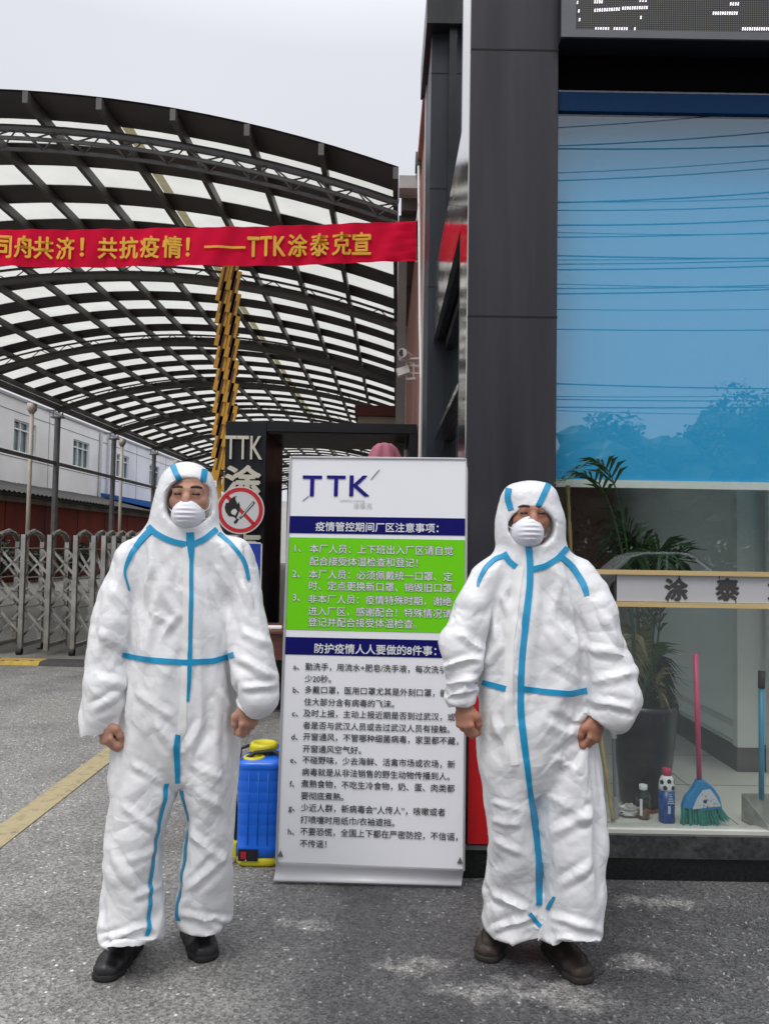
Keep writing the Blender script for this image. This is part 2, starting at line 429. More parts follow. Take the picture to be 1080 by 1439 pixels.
# ---------------------------------------------------------------- far and left buildings
M_wall = mat('grey_render', (.86,.85,.82), .85, var=.08, vscale=.6, dirt=(.66,.65,.62))
M_white = mat('white_frame', (.75,.76,.76), .5, var=.05)
M_glassd = mat('green_window_glass', (.10,.16,.15), .08, var=.5, vscale=1.2, spec=.8)
M_groove = mat('wall_joint', (.22,.22,.22), .9)
bl = thing('building', cw(-18, 40), 'long grey rendered building with green windows behind the red shed', 'building')
def cbox(mb, x0, x1, d0, d1, z0, z1):
    V = [cw(x, d, z) for z in (z0, z1) for (x, d) in ((x0,d0),(x1,d0),(x1,d1),(x0,d1))]
    mb.add(V, [(0,3,2,1),(4,5,6,7),(0,1,5,4),(1,2,6,5),(2,3,7,6),(3,0,4,7)])
wins = [20.9+5.93*i for i in range(9)]
mb = MB(); X0 = -16.0                                   # front wall with real openings
zb, zt = 5.2, 6.55
edges = [14.0]
for c in wins: edges += [c-1.0, c+1.0]
edges.append(80.0)
for i in range(0, len(edges), 2): cbox(mb, X0-.3, X0, edges[i], edges[i+1], 0, 7.4)
for c in wins:
    cbox(mb, X0-.3, X0, c-1.0, c+1.0, 0, zb); cbox(mb, X0-.3, X0, c-1.0, c+1.0, zt, 7.4)
cbox(mb, X0-12, X0-.3, 14, 80, 0, 7.38)
mb.build('wall', M_wall, bl)
mb = MB(); cbox(mb, X0-12.1, X0+.06, 13.9, 80.1, 7.4, 7.52); mb.build('parapet', mat('parapet_cap', (.36,.36,.36), .8, var=.1), bl)
mb = MB()
for z in (6.86, 4.93, 3.72): cbox(mb, X0, X0+.012, 14, 80, z, z+.03)
for dd in range(17, 80, 6): cbox(mb, X0, X0+.010, dd-.02, dd+.02, 3.0, 7.4)
mb.build('wall_joint', M_groove, bl)
for c in wins:
    mb = MB()
    for a in (-1, -.36, .32, .94): cbox(mb, X0-.14, X0-.06, c+a, c+a+.06, zb, zt)
    for z in (zb, 6.15, zt-.06): cbox(mb, X0-.135, X0-.065, c-.98, c+.98, z, z+.06)
    wo = mb.build('window', M_white, bl)
    mb = MB(); cbox(mb, X0-.2, X0-.16, c-1, c+1, zb, zt); mb.build('pane', M_glassd, wo)
mb = MB()
for dd in (41.0, 42.1): mb.tube([cw(X0+.1, dd, 0), cw(X0+.1, dd, 7.3)], .07, 8)
mb.build('downpipe', mat('white_pipe', (.6,.6,.6), .6, var=.1), bl)
sh = thing('shed', cw(-13.6, 40), 'low shed with a long rust red wall and dark corrugated roof edge', 'shed')
M_rust = mat('rust_red_wall', (.16,.028,.017), .8, var=.3, vscale=.8, dirt=(.09,.02,.014), spec=.2)
mb = MB(); cbox(mb, -13.6, -13.3, 12, 60, 0, 2.8); mb.build('wall', M_rust, sh)
mb = MB()
for dd in range(14, 60, 3): cbox(mb, -13.3, -13.285, dd, dd+.05, 0, 2.8)
mb.build('wall_joint', mat('shed_joint', (.02,.008,.008), .8), sh)
mb = MB(); cbox(mb, -13.7, -13.22, 12, 60, 2.8, 2.99); mb.build('lintel_band', mat('stained_concrete', (.2,.19,.17), .9, var=.4, vscale=1.5), sh)
mb = MB()
V = []; F = []
n = 400
for i in range(n+1):
    dd = 12 + 48*i/n; z = 3.12 + .035*math.sin(i*2.2)
    V += [cw(-12.9, dd, z), cw(-16, dd, z+.75)]
for i in range(n): F.append((2*i, 2*i+2, 2*i+3, 2*i+1))
mb.add(V, F); cbox(mb, -13.5, -13.0, 12, 60, 3.0, 3.1)
mb.build('roof', mat('dark_corrugated_roof', (.05,.048,.045), .8, var=.3), sh)
bs = thing('blue_roofed_shed', cw(-14.6, 46), 'bright blue metal roof beyond the red shed', 'shed')
mb = MB(); V = [cw(-15.9,41,4.1), cw(-12.9,41,3.62), cw(-12.9,58,3.62), cw(-15.9,58,4.1), cw(-15.9,41,3.9), cw(-12.9,41,3.3), cw(-12.9,58,3.3), cw(-15.9,58,3.9)]
mb.add(V, [(0,1,2,3),(4,7,6,5),(0,4,5,1),(1,5,6,2),(2,6,7,3),(3,7,4,0)]); mb.build('roof', mat('blue_roof', (.01,.10,.36), .5, var=.1), bs)
mb = MB(); cbox(mb, -15.6, -13.25, 41.5, 57.5, 2.99, 3.29); mb.build('wall', M_wall, bs)
fb = thing('end_building', cw(-5, 63), 'pale building closing the far end of the canopy', 'building')
mb = MB(); cbox(mb, -14, 6, 62, 70, 0, 5.0); mb.build('wall', M_wall, fb)
mb = MB()
for x in (-11, -8, -5, -2): cbox(mb, x, x+1.6, 61.9, 61.97, 1.0, 2.6)
mb.build('window', M_glassd, fb)

# shrubs along the shed
def leaf_cloud(mb, c, r, n, rnd, size=.09):
    for _ in range(n):
        u = np.array([rnd.gauss(0,1) for _ in range(3)]); u /= np.linalg.norm(u)
        p = np.asarray(c) + u*np.asarray(r)*(rnd.random()**.4)
        a = nrm([rnd.gauss(0,1), rnd.gauss(0,1), rnd.gauss(0,.6)]); b = nrm(np.cross(a, [rnd.gauss(0,1), rnd.gauss(0,1), rnd.gauss(0,1)]))
        s = size*rnd.uniform(.6, 1.3)
        mb.add([p-a*s, p+b*s*.4, p+a*s, p-b*s*.4], [(0,1,2,3)])
M_leaf = mat('dark_leaf', (.025,.04,.022), .5, var=.6, vscale=6)
rnd = random.Random(3)
for (dd, h, lb) in ((21.6,1.35,'leftmost dark shrub behind the folding gate'), (24.3,1.5,'dark bushy shrub behind the gate by the grey post'), (27.2,1.15,'low dark shrub along the red shed wall'), (30.5,1.4,'farthest dark shrub beside the red shed wall')):
    t = thing('shrub', cw(-12.6, dd), lb, 'shrub', 'shrubs along the red shed')
    mb = MB()
    for j in range(6): leaf_cloud(mb, cw(-12.6+rnd.uniform(-.25,.25), dd+rnd.uniform(-.9,.9), h*.58), (.35,.5,h*.42), 130, rnd, .10)
    mb.build('foliage', M_leaf, t)
    mb = MB()
    for j in range(4): mb.tube([cw(-12.6, dd+.2*j-.3, 0), cw(-12.6+.1*j-.2, dd+.25*j-.35, h*.6)], .015, 5)
    mb.build('stem', mat('stem', (.06,.04,.025), .8), t)

# ---------------------------------------------------------------- pink building
M_pink = mat('pink_render', (.40,.19,.155), .85, var=.12, vscale=1.2, dirt=(.32,.15,.13))
pk = thing('pink_building', (3, 20, 0), 'salmon pink rendered wall beside the canopy behind the black building', 'building')
mb = MB(); mb.box((.335,6.92,0), (6,50,5.57)); mb.build('wall', M_pink, pk)
mb = MB(); mb.box((.29,6.92,5.57), (6,50,5.66)); mb.build('coping', M_pink, pk)
mb = MB(); mb.box((-.55,13.4,3.75), (.335,15,3.93)); mb.build('porch_roof', mat('porch_red', (.10,.025,.02), .7, var=.2), pk)
mb = MB(); mb.box((-.5,13.5,3.50), (.335,14.9,3.75)); mb.build('porch_fascia', mat('porch_beige', (.35,.30,.24), .8, var=.1), pk)
mb = MB(); mb.box((.10,8.2,5.36), (.335,8.45,5.50)); mb.build('bracket_beam', mat('pale_concrete', (.45,.44,.42), .8, var=.2), pk)
mb = MB(); mb.box((.27,8.0,5.52), (.35,8.2,5.66)); mb.build('junction_box', M_steel, pk)
mb = MB(); mb.tube([(.300,8.0,5.5),(.302,7.6,4.6),(.305,7.2,3.6),(.312,6.94,3.0),(.312,6.94,0)], .013, 6); mb.build('conduit', M_white, pk)
# security cameras on a bracket
sc_ = thing('security_camera', (.3,7.3,3.0), 'white bullet security camera on the pink wall, above the flood lamp', 'camera')
p = at(566,500,7.3); mb = MB()
mb.tube([p+(-.0,-.09,-.0), p+(.07,.10,.01)], .038, 14); mb.tube([p+(-.01,-.11,0), p+(.02,-.02,.002)], .046, 14)
mb.build('body', mat('camera_grey', (.4,.38,.36), .4, var=.05), sc_, False)
mb = MB(); mb.tube([p+(-.0105,-.112,0), p+(-.0100,-.105,0)], .034, 14); mb.build('lens', mat('lens_black', (.01,.01,.012), .1), sc_)
mb = MB(); mb.bar(p+(.06,.06,-.04), p+(.30-p[0]+.03,.06,-.12), .02, .02); mb.build('bracket', M_white, sc_)
sl = thing('flood_lamp', (.3,7.3,2.8), 'small pale flood lamp bracketed to the pink wall below the camera', 'lamp')
p = at(566,522,7.3)
mb = MB(); mb.obox(p, (.055,0,.02), (.0,.05,0), (-.012,0,.033)); mb.build('lamp_head', mat('lamp_white', (.6,.6,.56), .5), sl)
mb = MB(); q = at(575,514,7.3)
for dz in (0, -.07): mb.bar(q+(-.04,0,dz), q+(.11,0,dz), .012, .015)
for dx in (-.03, .04): mb.bar(q+(dx,0,.03), q+(dx,0,-.12), .012, .015)
mb.bar(q+(-.1,0,.06), q+(.11,0,.07), .05, .02); mb.bar(q+(-.03,0,-.13), q+(.06,0,-.125), .04, .02)
mb.build('bracket', mat('bracket_pale', (.5,.48,.45), .5), sl)

# ---------------------------------------------------------------- retractable gate
M_inox = mat('stainless_steel', (.40,.39,.365), .22, .85, var=.3, vscale=5)
M_black = mat('black_rubber', (.012,.012,.012), .6)
gt = thing('retractable_gate', (-4.6, 10.1, 0), 'stainless steel folding gate of arched frames and scissor bars', 'gate')
gx = [-7.3+.335*i for i in range(11)] + [-3.72+.13*i for i in range(8)]
for i, x in enumerate(gx):
    mb = MB(); y0, y1 = 9.9, 10.45
    for y in (y0, y1): mb.box((x-.028,y-.028,.06 if i % 2 else .02), (x+.028,y+.028,1.54))
    mb.tube([(x,y0+.02,1.47),(x,y0+.12,1.55),(x,(y0+y1)/2,1.585),(x,y1-.12,1.55),(x,y1-.02,1.47)], .035, 8)
    mb.bar((x,y0,.12),(x,y1,.12), .04, .05)
    mb.build('frame', M_inox, gt)
    if i % 2 == 0:
        for y in (y0-.02, y1+.02):
            mb = MB(); mb.tube([(x-.03,y,.045),(x+.03,y,.045)], .045, 12); mb.build('wheel', M_black, gt)
for i in range(len(gx)-1):
    a, b = gx[i], gx[i+1]; mb = MB()
    for z in (1.36, .98, .60):
        for y in (9.94, 10.40):
            mb.bar((a,y,z),(b,y,z-.36), .016, .030)
            if y < 10: mb.bar((a,y+.03,z-.36),(b,y+.03,z), .012, .022)
        mb.tube([((a+b)/2,9.92,z-.18),((a+b)/2,10.44,z-.18)], .010, 6); mb.tube([(a,9.92,z),(a,10.43,z)], .010, 6)
    mb.build('scissor_bars', M_inox, gt)
bp_ = thing('cable_protector', (-4.3, 9.17, 0), 'low black and yellow rubber cable ramp in front of the gate', 'speed bump')
for i in range(9):
    x = -6.78 + .556*i; mb = MB()
    mb.prism([(-.16,0),(.16,0),(.11,.045),(-.11,.045)], (x,9.2,.004), (0,1,0), (0,0,1), (1,0,0), .55)
    o = mb.build('yellow_segment' if i % 2 == 0 else 'black_segment', mat('ramp_yellow', (.42,.28,.05), .7, var=.25, vscale=9) if i % 2 == 0 else mat('ramp_black', (.05,.05,.048), .8, var=.3, vscale=9), bp_)
    mb = MB()
    for j in range(3): mb.tube([(x+.1+.17*j,9.12,.03),(x+.1+.17*j,9.12,.0515)], .022, 8)
    mb.build('bolt', M_black, o)

# ---------------------------------------------------------------- red banner
M_ban = translucent('red_banner_cloth', (.82,.016,.06), (.6,.012,.045), .3, .12, 6)
M_gold = mat('banner_yellow', (.75,.42,.03), .7, var=.06, vscale=8)
BY = 7.75
bn = thing('banner', (-2, BY, 4.7), 'long red cloth banner with yellow lettering strung across the entrance', 'banner')
V = []; F = []; nx, nz = 160, 10
tl, tr, bl_, br = at(-190,322,BY), at(585,311,BY), at(-190,372,BY), at(584,368,BY)
def bpt(u, v):
    p = (tl*(1-u)+tr*u)*(1-v) + (bl_*(1-u)+br*u)*v
    sag = -.035*math.sin(math.pi*u)*1.0
    wob = .010*math.sin(u*55+v*2.6) + .02*math.sin(u*17+1.3)*(.3+v) + .007*math.sin(u*140+v*5) + .018*math.exp(-((u-1)/.06)**2)*math.sin(v*26+u*60)
    return p + np.array((0, wob, sag))
for j in range(nz+1):
    for i in range(nx+1): V.append(bpt(i/nx, j/nz))
for j in range(nz):
    for i in range(nx):
        a = j*(nx+1)+i; F.append((a, a+nx+1, a+nx+2, a+1))
raw_obj('cloth', V, F, M_ban, bn, True)
mb = MB()
def ban_char(ch, px, py, hpx, wpx=None, bold=.022):
    if bold > .006:
        for dx, dy in ((0,0),(.8,0),(-.8,0),(0,.7),(0,-.7)): ban_char(ch, px+dx, py+dy, hpx, wpx, .001+.0001*abs(dx))
        return
    Vv, Ff = text_geo(ch, 0)
    s = hpx/FPX*BY
    Vv[:,0] -= (Vv[:,0].max()+Vv[:,0].min())/2; Vv[:,1] -= (Vv[:,1].max()+Vv[:,1].min())/2
    k = s/(Vv[:,1].max()-Vv[:,1].min()) if hpx else 1
    kx = k if wpx is None else wpx/FPX*BY/(Vv[:,0].max()-Vv[:,0].min())
    c = at(px, py, BY); P = []
    for v in Vv:
        q = c + np.array((v[0]*kx, 0, v[1]*k))
        u = (q[0]-tl[0])/(tr[0]-tl[0]); t0 = bpt(u, .5)
        q[1] = t0[1]-.017-bold; q[2] += -.035*math.sin(math.pi*u)
        P.append(q)
    mb.add(P, Ff)
chars = [(c, x, 344.5, 31, 26) for c, x in zip('同舟共济', (5,36,62,92))] + [('！', 116, 343, 26, None)]
chars += [(c, x, 344, 31, 26) for c, x in zip('共抗疫情', (152,182,212,243))] + [('！', 265, 344, 26, None)]
chars += [(c, x, 343, 28, 16) for c, x in zip('TTK', (356,374,393))] + [(c, x, 342, 32, 26) for c, x in zip('涂泰克宣', (418,449,480,508))]
for c, x, y, h_, w_ in chars:
    mb = MB(); ban_char(c, x, y, h_, w_); mb.build('character', M_gold, bn)
mb = MB()
for i in range(9): ban_char('—', 291.5+6.3*i, 344, 3.2, 6.6, .0)
mb.build('dash', M_gold, bn)
mb = MB(); mb.tube([tr+(0,0,-.0), at(588,300,BY)+(0,.0,.1), (.335,8.0,5.0)], .006, 5); mb.tube([br, (.335,8.0,4.5)], .006, 5); mb.build('rope', M_white, bn)

# ---------------------------------------------------------------- black portal
M_blk = mat('black_metal_panel', (.010,.011,.015), .38, .0, var=.35, vscale=2.5, spec=.3, bump=.02, bscale=20)
M_soff = mat('portal_soffit', (.05,.045,.04), .35, .3, var=.4, vscale=2, stretch=(.3,3,1))
M_char = mat('cream_letter_metal', (.60,.57,.48), .4, .1, var=.06)
pt = thing('portal', (-.65, 8.6, 0), 'black metal gateway with raised cream letters on its pillar', 'gateway')
PYF, PYB = 8.0, 9.3
xl, xr_ = at(316,640,PYF)[0], at(374,640,PYF)[0]; zt_ = at(345,592,PYF)[2]
mb = MB(); mb.box((xl,PYF,0), (xr_,PYB,zt_)); bevel(mb.build('pillar', M_blk, pt), .006, 1)
mb = MB(); mb.box((xr_,PYF+.002,zt_-.10), (.325,PYB,zt_-.002)); mb.build('lintel', M_blk, pt)
mb = MB(); mb.box((xr_+.01,PYF+.05,zt_-.115), (.24,PYB-.02,zt_-.102)); mb.build('soffit', M_soff, pt)
mb = MB(); mb.box((.245,PYF+.003,0), (.325,PYB,zt_-.102)); mb.build('jamb', M_blk, pt)
mb = MB(); mb.box((xl-.004,PYF-.004,at(340,661,PYF)[2]-.003), (xr_+.003,PYF-.001,at(340,661,PYF)[2]+.003)); mb.build('panel_joint', M_black, pt)
mb = MB()
cp = at(317,645,PYF)
put_text(mb, 'TTK', at(317,645.5,PYF)+(0,-.028,0), (1,0,0), (0,0,1), .3, .004, .06, fitw=(369-317)/FPX*PYF, fith=33/FPX*PYF)
for ch, cy in (('涂',675), ('泰',722), ('克',769)):
    put_text(mb, ch, at(318,cy+20,PYF)+(0,-.028,0), (1,0,0), (0,0,1), .3, .035, .06, fitw=48/FPX*PYF, fith=40/FPX*PYF)
mb.build('raised_lettering', M_char, pt)
cab = thing('cabinet', (-.85,9.0,0), 'grey steel cabinet inside the black gateway', 'cabinet')
mb = MB(); mb.box((-1.1,8.75,0),(-.5,9.25,1.08)); bevel(mb.build('body', mat('cabinet_grey', (.09,.09,.085), .5, var=.15), cab), .01)
mb = MB(); mb.box((-.82,8.74,.05),(-.80,8.748,1.03)); mb.build('door_gap', M_black, cab)
scn = thing('red_screen', (-.4,9.5,0), 'dark red board standing behind the black gateway', 'board')
mb = MB(); mb.box((-1.2,9.45,0.0),(-.35,9.5,2.25)); mb.build('panel', mat('dark_red_board', (.10,.02,.016), .6, var=.2), scn)
mb = MB(); mb.box((-1.1,9.43,0),(-1.06,9.447,2.2)); mb.box((-.5,9.43,0),(-.46,9.447,2.2)); mb.build('upright', M_blk, scn)
bx = thing('spray_bottle', (-.90,8.9,1.08), 'small orange spray bottle on the grey cabinet', 'bottle')
mb = MB(); mb.lathe((-.97,8.85,1.08), [(.04,0),(.045,.02),(.045,.15),(.02,.2),(.018,.24)], 12); mb.build('bottle', mat('orange_plastic', (.6,.10,.02), .4), bx, True)
mb = MB(); mb.box((-.985,8.81,1.32),(-.955,8.88,1.36)); mb.build('trigger', M_white, bx)
dk = thing('desk', (-.65,6.6,0), 'reddish brown wooden desk behind the white notice board', 'desk')
M_wood = mat('red_brown_wood', (.11,.035,.022), .45, var=.3, vscale=3, stretch=(1,8,8))
mb = MB(); mb.box((-1.12,6.3,.73),(-.15,6.95,.76)); bevel(mb.build('top', M_wood, dk), .006)
mb = MB(); mb.box((-1.08,6.33,.52),(-.19,6.36,.728)); mb.build('apron', M_wood, dk)
for x in (-1.06,-.24):
    for y in (6.36,6.88):
        mb = MB(); mb.box((x-.025,y-.02,0),(x+.025,y+.02,.728)); mb.build('leg', M_black, dk)
mb = MB(); mb.box((-1.05,6.8,.02),(-.22,6.83,.6)); mb.build('modesty_panel', M_blk, dk)
tag(None or bevel(MB().obox((-.93,6.45,.772),(.09,.01,0),(-.01,.07,0),(0,0,.010)).build('paper_stack', mat('paper_white', (.75,.75,.74), .8, var=.05)), .004), 'small stack of white paper on the brown desk', 'paper')
# pink cloth over a stand
cs = thing('coat_stand', (.0,6.0,0), 'stand draped with a pink cloth behind the notice board', 'coat stand')
mb = MB(); mb.tube([(0,6,0),(0,6,2.2)], .018, 8)
for a in range(4): mb.tube([(0,6,.05),(.25*math.cos(a*1.57+.4),6+.25*math.sin(a*1.57+.4),.01)], .014, 6)
mb.build('pole', M_black, cs)
V = []; F = []; n = 48; prof = [(.005,2.27),(.045,2.265),(.075,2.23),(.10,2.15),(.125,2.0),(.14,1.8),(.15,1.55)]
for j, (r, z) in enumerate(prof):
    for k in range(n):
        t = 2*math.pi*k/n; f = 1 + (.16*math.sin(5*t+j*.2) + .09*math.sin(9*t+1))*min(1, j/3)
        V.append((r*f*math.cos(t)*1.15 + .0, 6 + r*f*math.sin(t)*.8, z + .02*math.sin(3*t)*min(1, j/4)))
for j in range(len(prof)-1):
    for k in range(n): F.append((j*n+k, j*n+(k+1)%n, (j+1)*n+(k+1)%n, (j+1)*n+k))
raw_obj('cloth', np.array(V)+np.array((at(539,700,6)[0],0,0)), [f[::-1] for f in F], mat('pink_cloth', (.42,.13,.19), .9, var=.1), cs, True)

# ---------------------------------------------------------------- raised barrier boom
M_bar = mat('barrier_yellow', (.62,.33,.025), .5, var=.12, vscale=5)
br_ = thing('boom_barrier', (-1.95, 9.7, 0), 'raised yellow fence boom standing upright behind the black pillar', 'barrier')
mb = MB(); mb.box((-2.2,9.75,0),(-1.85,10.1,1.0)); bevel(mb.build('cabinet', M_bar, br_), .02)
for dx in (-.045, .075):
    p0 = at(307,838,9.68); p1 = at(325,352,9.68)
    mb = MB(); mb.bar(p0+(dx,0,0), p1+(dx,0,0), .05, .05, (0,1,0)); mb.build('boom', M_bar, br_)
M_slot = mat('slat_slot', (.10,.05,.03), .8)
for i in range(11):
    py = 384 + 31.5*i
    for c, (ox, oy) in enumerate(((-9,10), (6,-5))):
        cx = 324 + ox - (py-345)*.026; cy = py + oy; Yc = 9.6 - .05*c
        if cy > 670: continue
        a = at(cx+6.5, cy-29, Yc); b = at(cx-6.5, cy+29, Yc)
        mb = MB(); mb.bar(a, b, .095, .03, (0,1,0)); o = mb.build('slat', M_bar, br_)
        mb = MB(); f_ = np.array((0,-.017,0)); mb.bar(a*.82+b*.18+f_, a*.25+b*.75+f_, .026, .004, (0,1,0)); mb.build('slot', M_slot, o)
for dx in (-6, 9):
    mb = MB()
    for i in range(22):
        p = at(324+dx-(345+15*i-345)*.026, 375+14*i, 9.63); mb.bar(p+(-.05,0,-.03), p+(.05,0,.03), .02, .02)
    mb.build('hinge_row', mat('hinge_dark', (.03,.025,.02), .6), br_)

# ---------------------------------------------------------------- prohibition sign
SY = 7.55
sg = thing('prohibition_sign', at(338,900,SY)*np.array((1,1,0)), 'round no open flame sign above a blue plate on a post', 'sign')
c0 = at(338,717,SY); pxm = SY/FPX
M_sw = mat('sign_white', (.62,.62,.63), .4); M_sr = mat('sign_red', (.55,.012,.02), .4); M_sb = mat('sign_black', (.006,.006,.007), .5)
X_, Z_, NN = np.array((1,0,0.)), np.array((0,0,1.)), np.array((0,-1.,0))
def circ(r, n=48): return [(r*math.cos(2*math.pi*i/n), r*math.sin(2*math.pi*i/n)) for i in range(n)]
mb = MB(); mb.prism(circ(33.6*pxm), c0, X_, Z_, NN, .012); pl = mb.build('plate', M_sw, sg)
mb = MB(); ro, ri, n = 31.8*pxm, 26.2*pxm, 64; o = c0+NN*.0135; V = []; F = []
for i in range(n):
    t = 2*math.pi*i/n; V += [o+X_*ro*math.cos(t)+Z_*ro*math.sin(t), o+X_*ri*math.cos(t)+Z_*ri*math.sin(t)]
for i in range(n): j = (i+1) % n; F.append((2*i, 2*i+1, 2*j+1, 2*j)[::-1])
mb.add(V, F)
s45 = nrm((1,0,-1)); t45 = nrm((1,0,1)); r = 27*pxm
mb.add([o-s45*r-t45*2.6*pxm, o+s45*r-t45*2.6*pxm, o+s45*r+t45*2.6*pxm, o-s45*r+t45*2.6*pxm], [(0,1,2,3)])
mb.build('red_ring', M_sr, pl)
def sgp(cx, cy): return ((cx/10.275+300-338)*pxm, -(cy/10.275+670-717)*pxm)
flame = [(340,280),(310,300),(325,350),(350,395),(365,360),(385,420),(380,490),(340,590),(345,620),(325,600),(300,580),(225,570),(180,510),(165,450),(180,380),(215,380),(240,330),(290,290)]
mb = MB(); mb.prism([sgp(*q) for q in flame], c0+NN*.014, X_, Z_, NN, .0015)
match = [(575,345),(600,375),(400,610),(375,590)]
mb.prism([sgp(*q) for q in match], c0+NN*.014, X_, Z_, NN, .0015)
mb.prism([sgp(*q) for q in [(345,600),(375,610),(340,670),(310,680),(300,655)]], c0+NN*.014, X_, Z_, NN, .0015)
mb.build('flame_and_match', M_sb, pl)
mb = MB(); mb.prism([sgp(*q) for q in [(280,475),(320,462),(350,500),(320,560),(270,540),(255,510)]], c0+NN*.0158, X_, Z_, NN, .001)
mb.prism([sgp(*q) for q in [(572,365),(582,376),(405,585),(395,578)]], c0+NN*.0158, X_, Z_, NN, .001); mb.build('pictogram_highlight', M_sw, pl)
c1 = at(348,795,SY)
mb = MB(); mb.prism([(-20*pxm,-33*pxm),(20*pxm,-33*pxm),(20*pxm,30*pxm),(17*pxm,33*pxm),(-17*pxm,33*pxm),(-20*pxm,30*pxm)], c1, X_, Z_, NN, .01); bpl = mb.build('blue_plate', M_sw, sg)
mb = MB(); mb.prism([(-18*pxm,-31*pxm),(18*pxm,-31*pxm),(18*pxm,31*pxm),(-18*pxm,31*pxm)], c1+NN*.0105, X_, Z_, NN, .001); mb.build('blue_face', mat('sign_blue', (.008,.04,.36), .4), bpl)
mb = MB(); mb.tube([c0*np.array((1,1,0))+(0,.04,0), c0+(0,.04,.2)], .028, 10); mb.build('post', M_pipe, sg)
# ================================================================== BLACK OFFICE BUILDING
FY = 3.47
M_pan = mat('anthracite_panel', (.028,.027,.033), .32, .0, var=.35, vscale=1.3, spec=.4, stretch=(6,6,.35))
M_pan2 = mat('blue_black_panel', (.018,.023,.032), .42, .1, var=.25, vscale=1.3, stretch=(6,6,.4))
M_chrome = mat('polished_steel', (.62,.60,.57), .09, 1.0, var=.08, vscale=2, stretch=(1,1,4))
M_frame = mat('black_window_frame', (.012,.013,.016), .35, var=.2)
M_joint = mat('panel_gap', (.004,.004,.004), .8)
M_granite = mat('dark_granite', (.035,.037,.038), .22, var=.5, vscale=40, spec=.6, dirt=(.08,.08,.08))
M_gran2 = mat('black_granite', (.008,.009,.009), .25, var=.6, vscale=60)
ob = thing('office_building', (2.0, 5.2, 0), 'black panelled office building with a large shop window', 'building')
CX0 = at(655,640,FY)[0]; CX1 = at(781,640,FY)[0]
mb = MB(); mb.box((CX0,FY,.30),(CX1,FY+.36,6.4)); bevel(mb.build('column', M_pan, ob), .004, 1)
mb = MB(); mb.box((CX0+.005,FY+.005,0),(CX1-.003,FY+.35,.298)); mb.build('column_base', M_gran2, ob)
mb = MB()
for py in (445, 70):
    z = at(720,py,FY)[2]; mb.box((CX0-.001,FY-.0015,z-.004),(CX1+.001,FY+.30,z+.004))
mb.build('panel_joint', M_joint, ob)
mb = MB(); mb.box((CX0-.006,FY+.012,.02),(CX0-.0015,FY+.34,6.4)); mb.build('side_cladding', M_chrome, ob)
# side window zone
mb = MB(); mb.box((CX0+.005,FY+.365,0),(CX0+.07,FY+.50,6.4)); mb.build('window_jamb', M_frame, ob)
WX = .475
M_wg = glass('side_window_glass', (.80,.86,.85), .07)
sw = MB()
for (y0, y1) in ((3.97,4.03),(5.94,6.0)): sw.box((WX-.02,y0,0),(WX+.05,y1,6.4))
for z in (0, 2.28, 3.0, 3.62, 6.3): sw.box((WX-.022,4.03,z),(WX+.05,5.94,z+.08))
sw.box((WX-.021,4.9,.08),(WX+.05,4.95,2.28))
swo = sw.build('side_window', M_frame, ob)
mb = MB(); mb.box((WX+.01,4.03,.08),(WX+.022,5.94,6.3)); mb.build('pane', M_wg, swo)
mb = MB(); mb.box((CX0+.012,4.0,2.30),(WX-.025,5.98,2.335)); mb.build('ledge', M_chrome, swo)
mb = MB(); mb.box((CX0-.001,FY+.37,3.09),(CX0+.03,6.02,3.60)); mb.build('fascia_band', mat('brushed_mirror_steel', (.68,.66,.62), .13, 1.0, var=.12, vscale=2, stretch=(1,.6,6)), ob)
mb = MB(); mb.box((CX0+.03,FY+.38,3.10),(WX-.03,6.0,3.59)); mb.build('fascia_core', M_frame, ob)
mb = MB(); mb.box((.318,6.03,0),(1.2,6.9,6.6)); bevel(mb.build('pilaster', M_pan2, ob), .004, 1)
mb = MB()
for py in (103, 265, 403): 
    z = at(610,py,6.03)[2]; mb.box((.3175,6.028,z-.004),(.47,6.3,z+.004))
mb.build('panel_joint', M_joint, ob)
mb = MB(); mb.box((.310,6.72,0),(.3165,6.92,5.6)); mb.build('edge_trim', mat('pale_edge_trim', (.45,.45,.45), .5), ob)
mb = MB(); mb.box((.27,5.9,5.6),(1.0,6.95,5.9)); mb.build('eave_cap', M_frame, ob)
# front: beam over the window, sill, floor slab
WL, WR = CX1, 4.6
zA = at(900,126,FY)[2]; zB = at(900,60,FY)[2]; zS = .205
mb = MB(); mb.box((WL,FY+.06,zA),(WR,FY+.30,zB+.9)); mb.build('head_beam', mat('deep_black_beam', (.003,.003,.004), .9, spec=.0), ob)  # near-black matt colour without specular
mb = MB(); mb.box((WL+.002,FY+.03,at(900,152,FY)[2]),(WR,FY+.055,zA+.003)); mb.build('blue_strip', mat('dark_blue_strip', (.003,.026,.08), .6, var=.1, spec=.1), ob)  # dark blue strip across the top of the glass
mb = MB(); mb.box((WL+.002,FY,.10),(WR,FY+.3,zS-.006)); mb.build('granite_step', M_granite, ob)
mb = MB(); mb.box((WL+.002,FY+.012,0),(WR,FY+.3,.098)); mb.build('plinth', M_gran2, ob)
mb = MB(); mb.box((WL+.002,FY+.02,zS-.005),(WR,FY+.10,zS+.012)); mb.build('window_sill', mat('pale_sill', (.55,.55,.50), .5, var=.1), ob)
M_tile = mat('cream_floor_tile', (.70,.68,.60), .12, var=.06, vscale=2, spec=.6)
mb = MB(); mb.box((WL+.002,FY+.105,.05),(WR,9.5,zS)); mb.box((WX+.06,FY+.37,.05),(WL,9.5,zS-.0005)); mb.build('floor_slab', M_tile, ob)
mb = MB()
for x in (1.05,1.65,2.25): mb.box((x,FY+.11,zS+.0005),(x+.004,9.4,zS+.0018))
for y in (4.2,4.8,5.4,6.0,6.6): mb.box((.5,y,zS+.0007),(WR,y+.004,zS+.002))
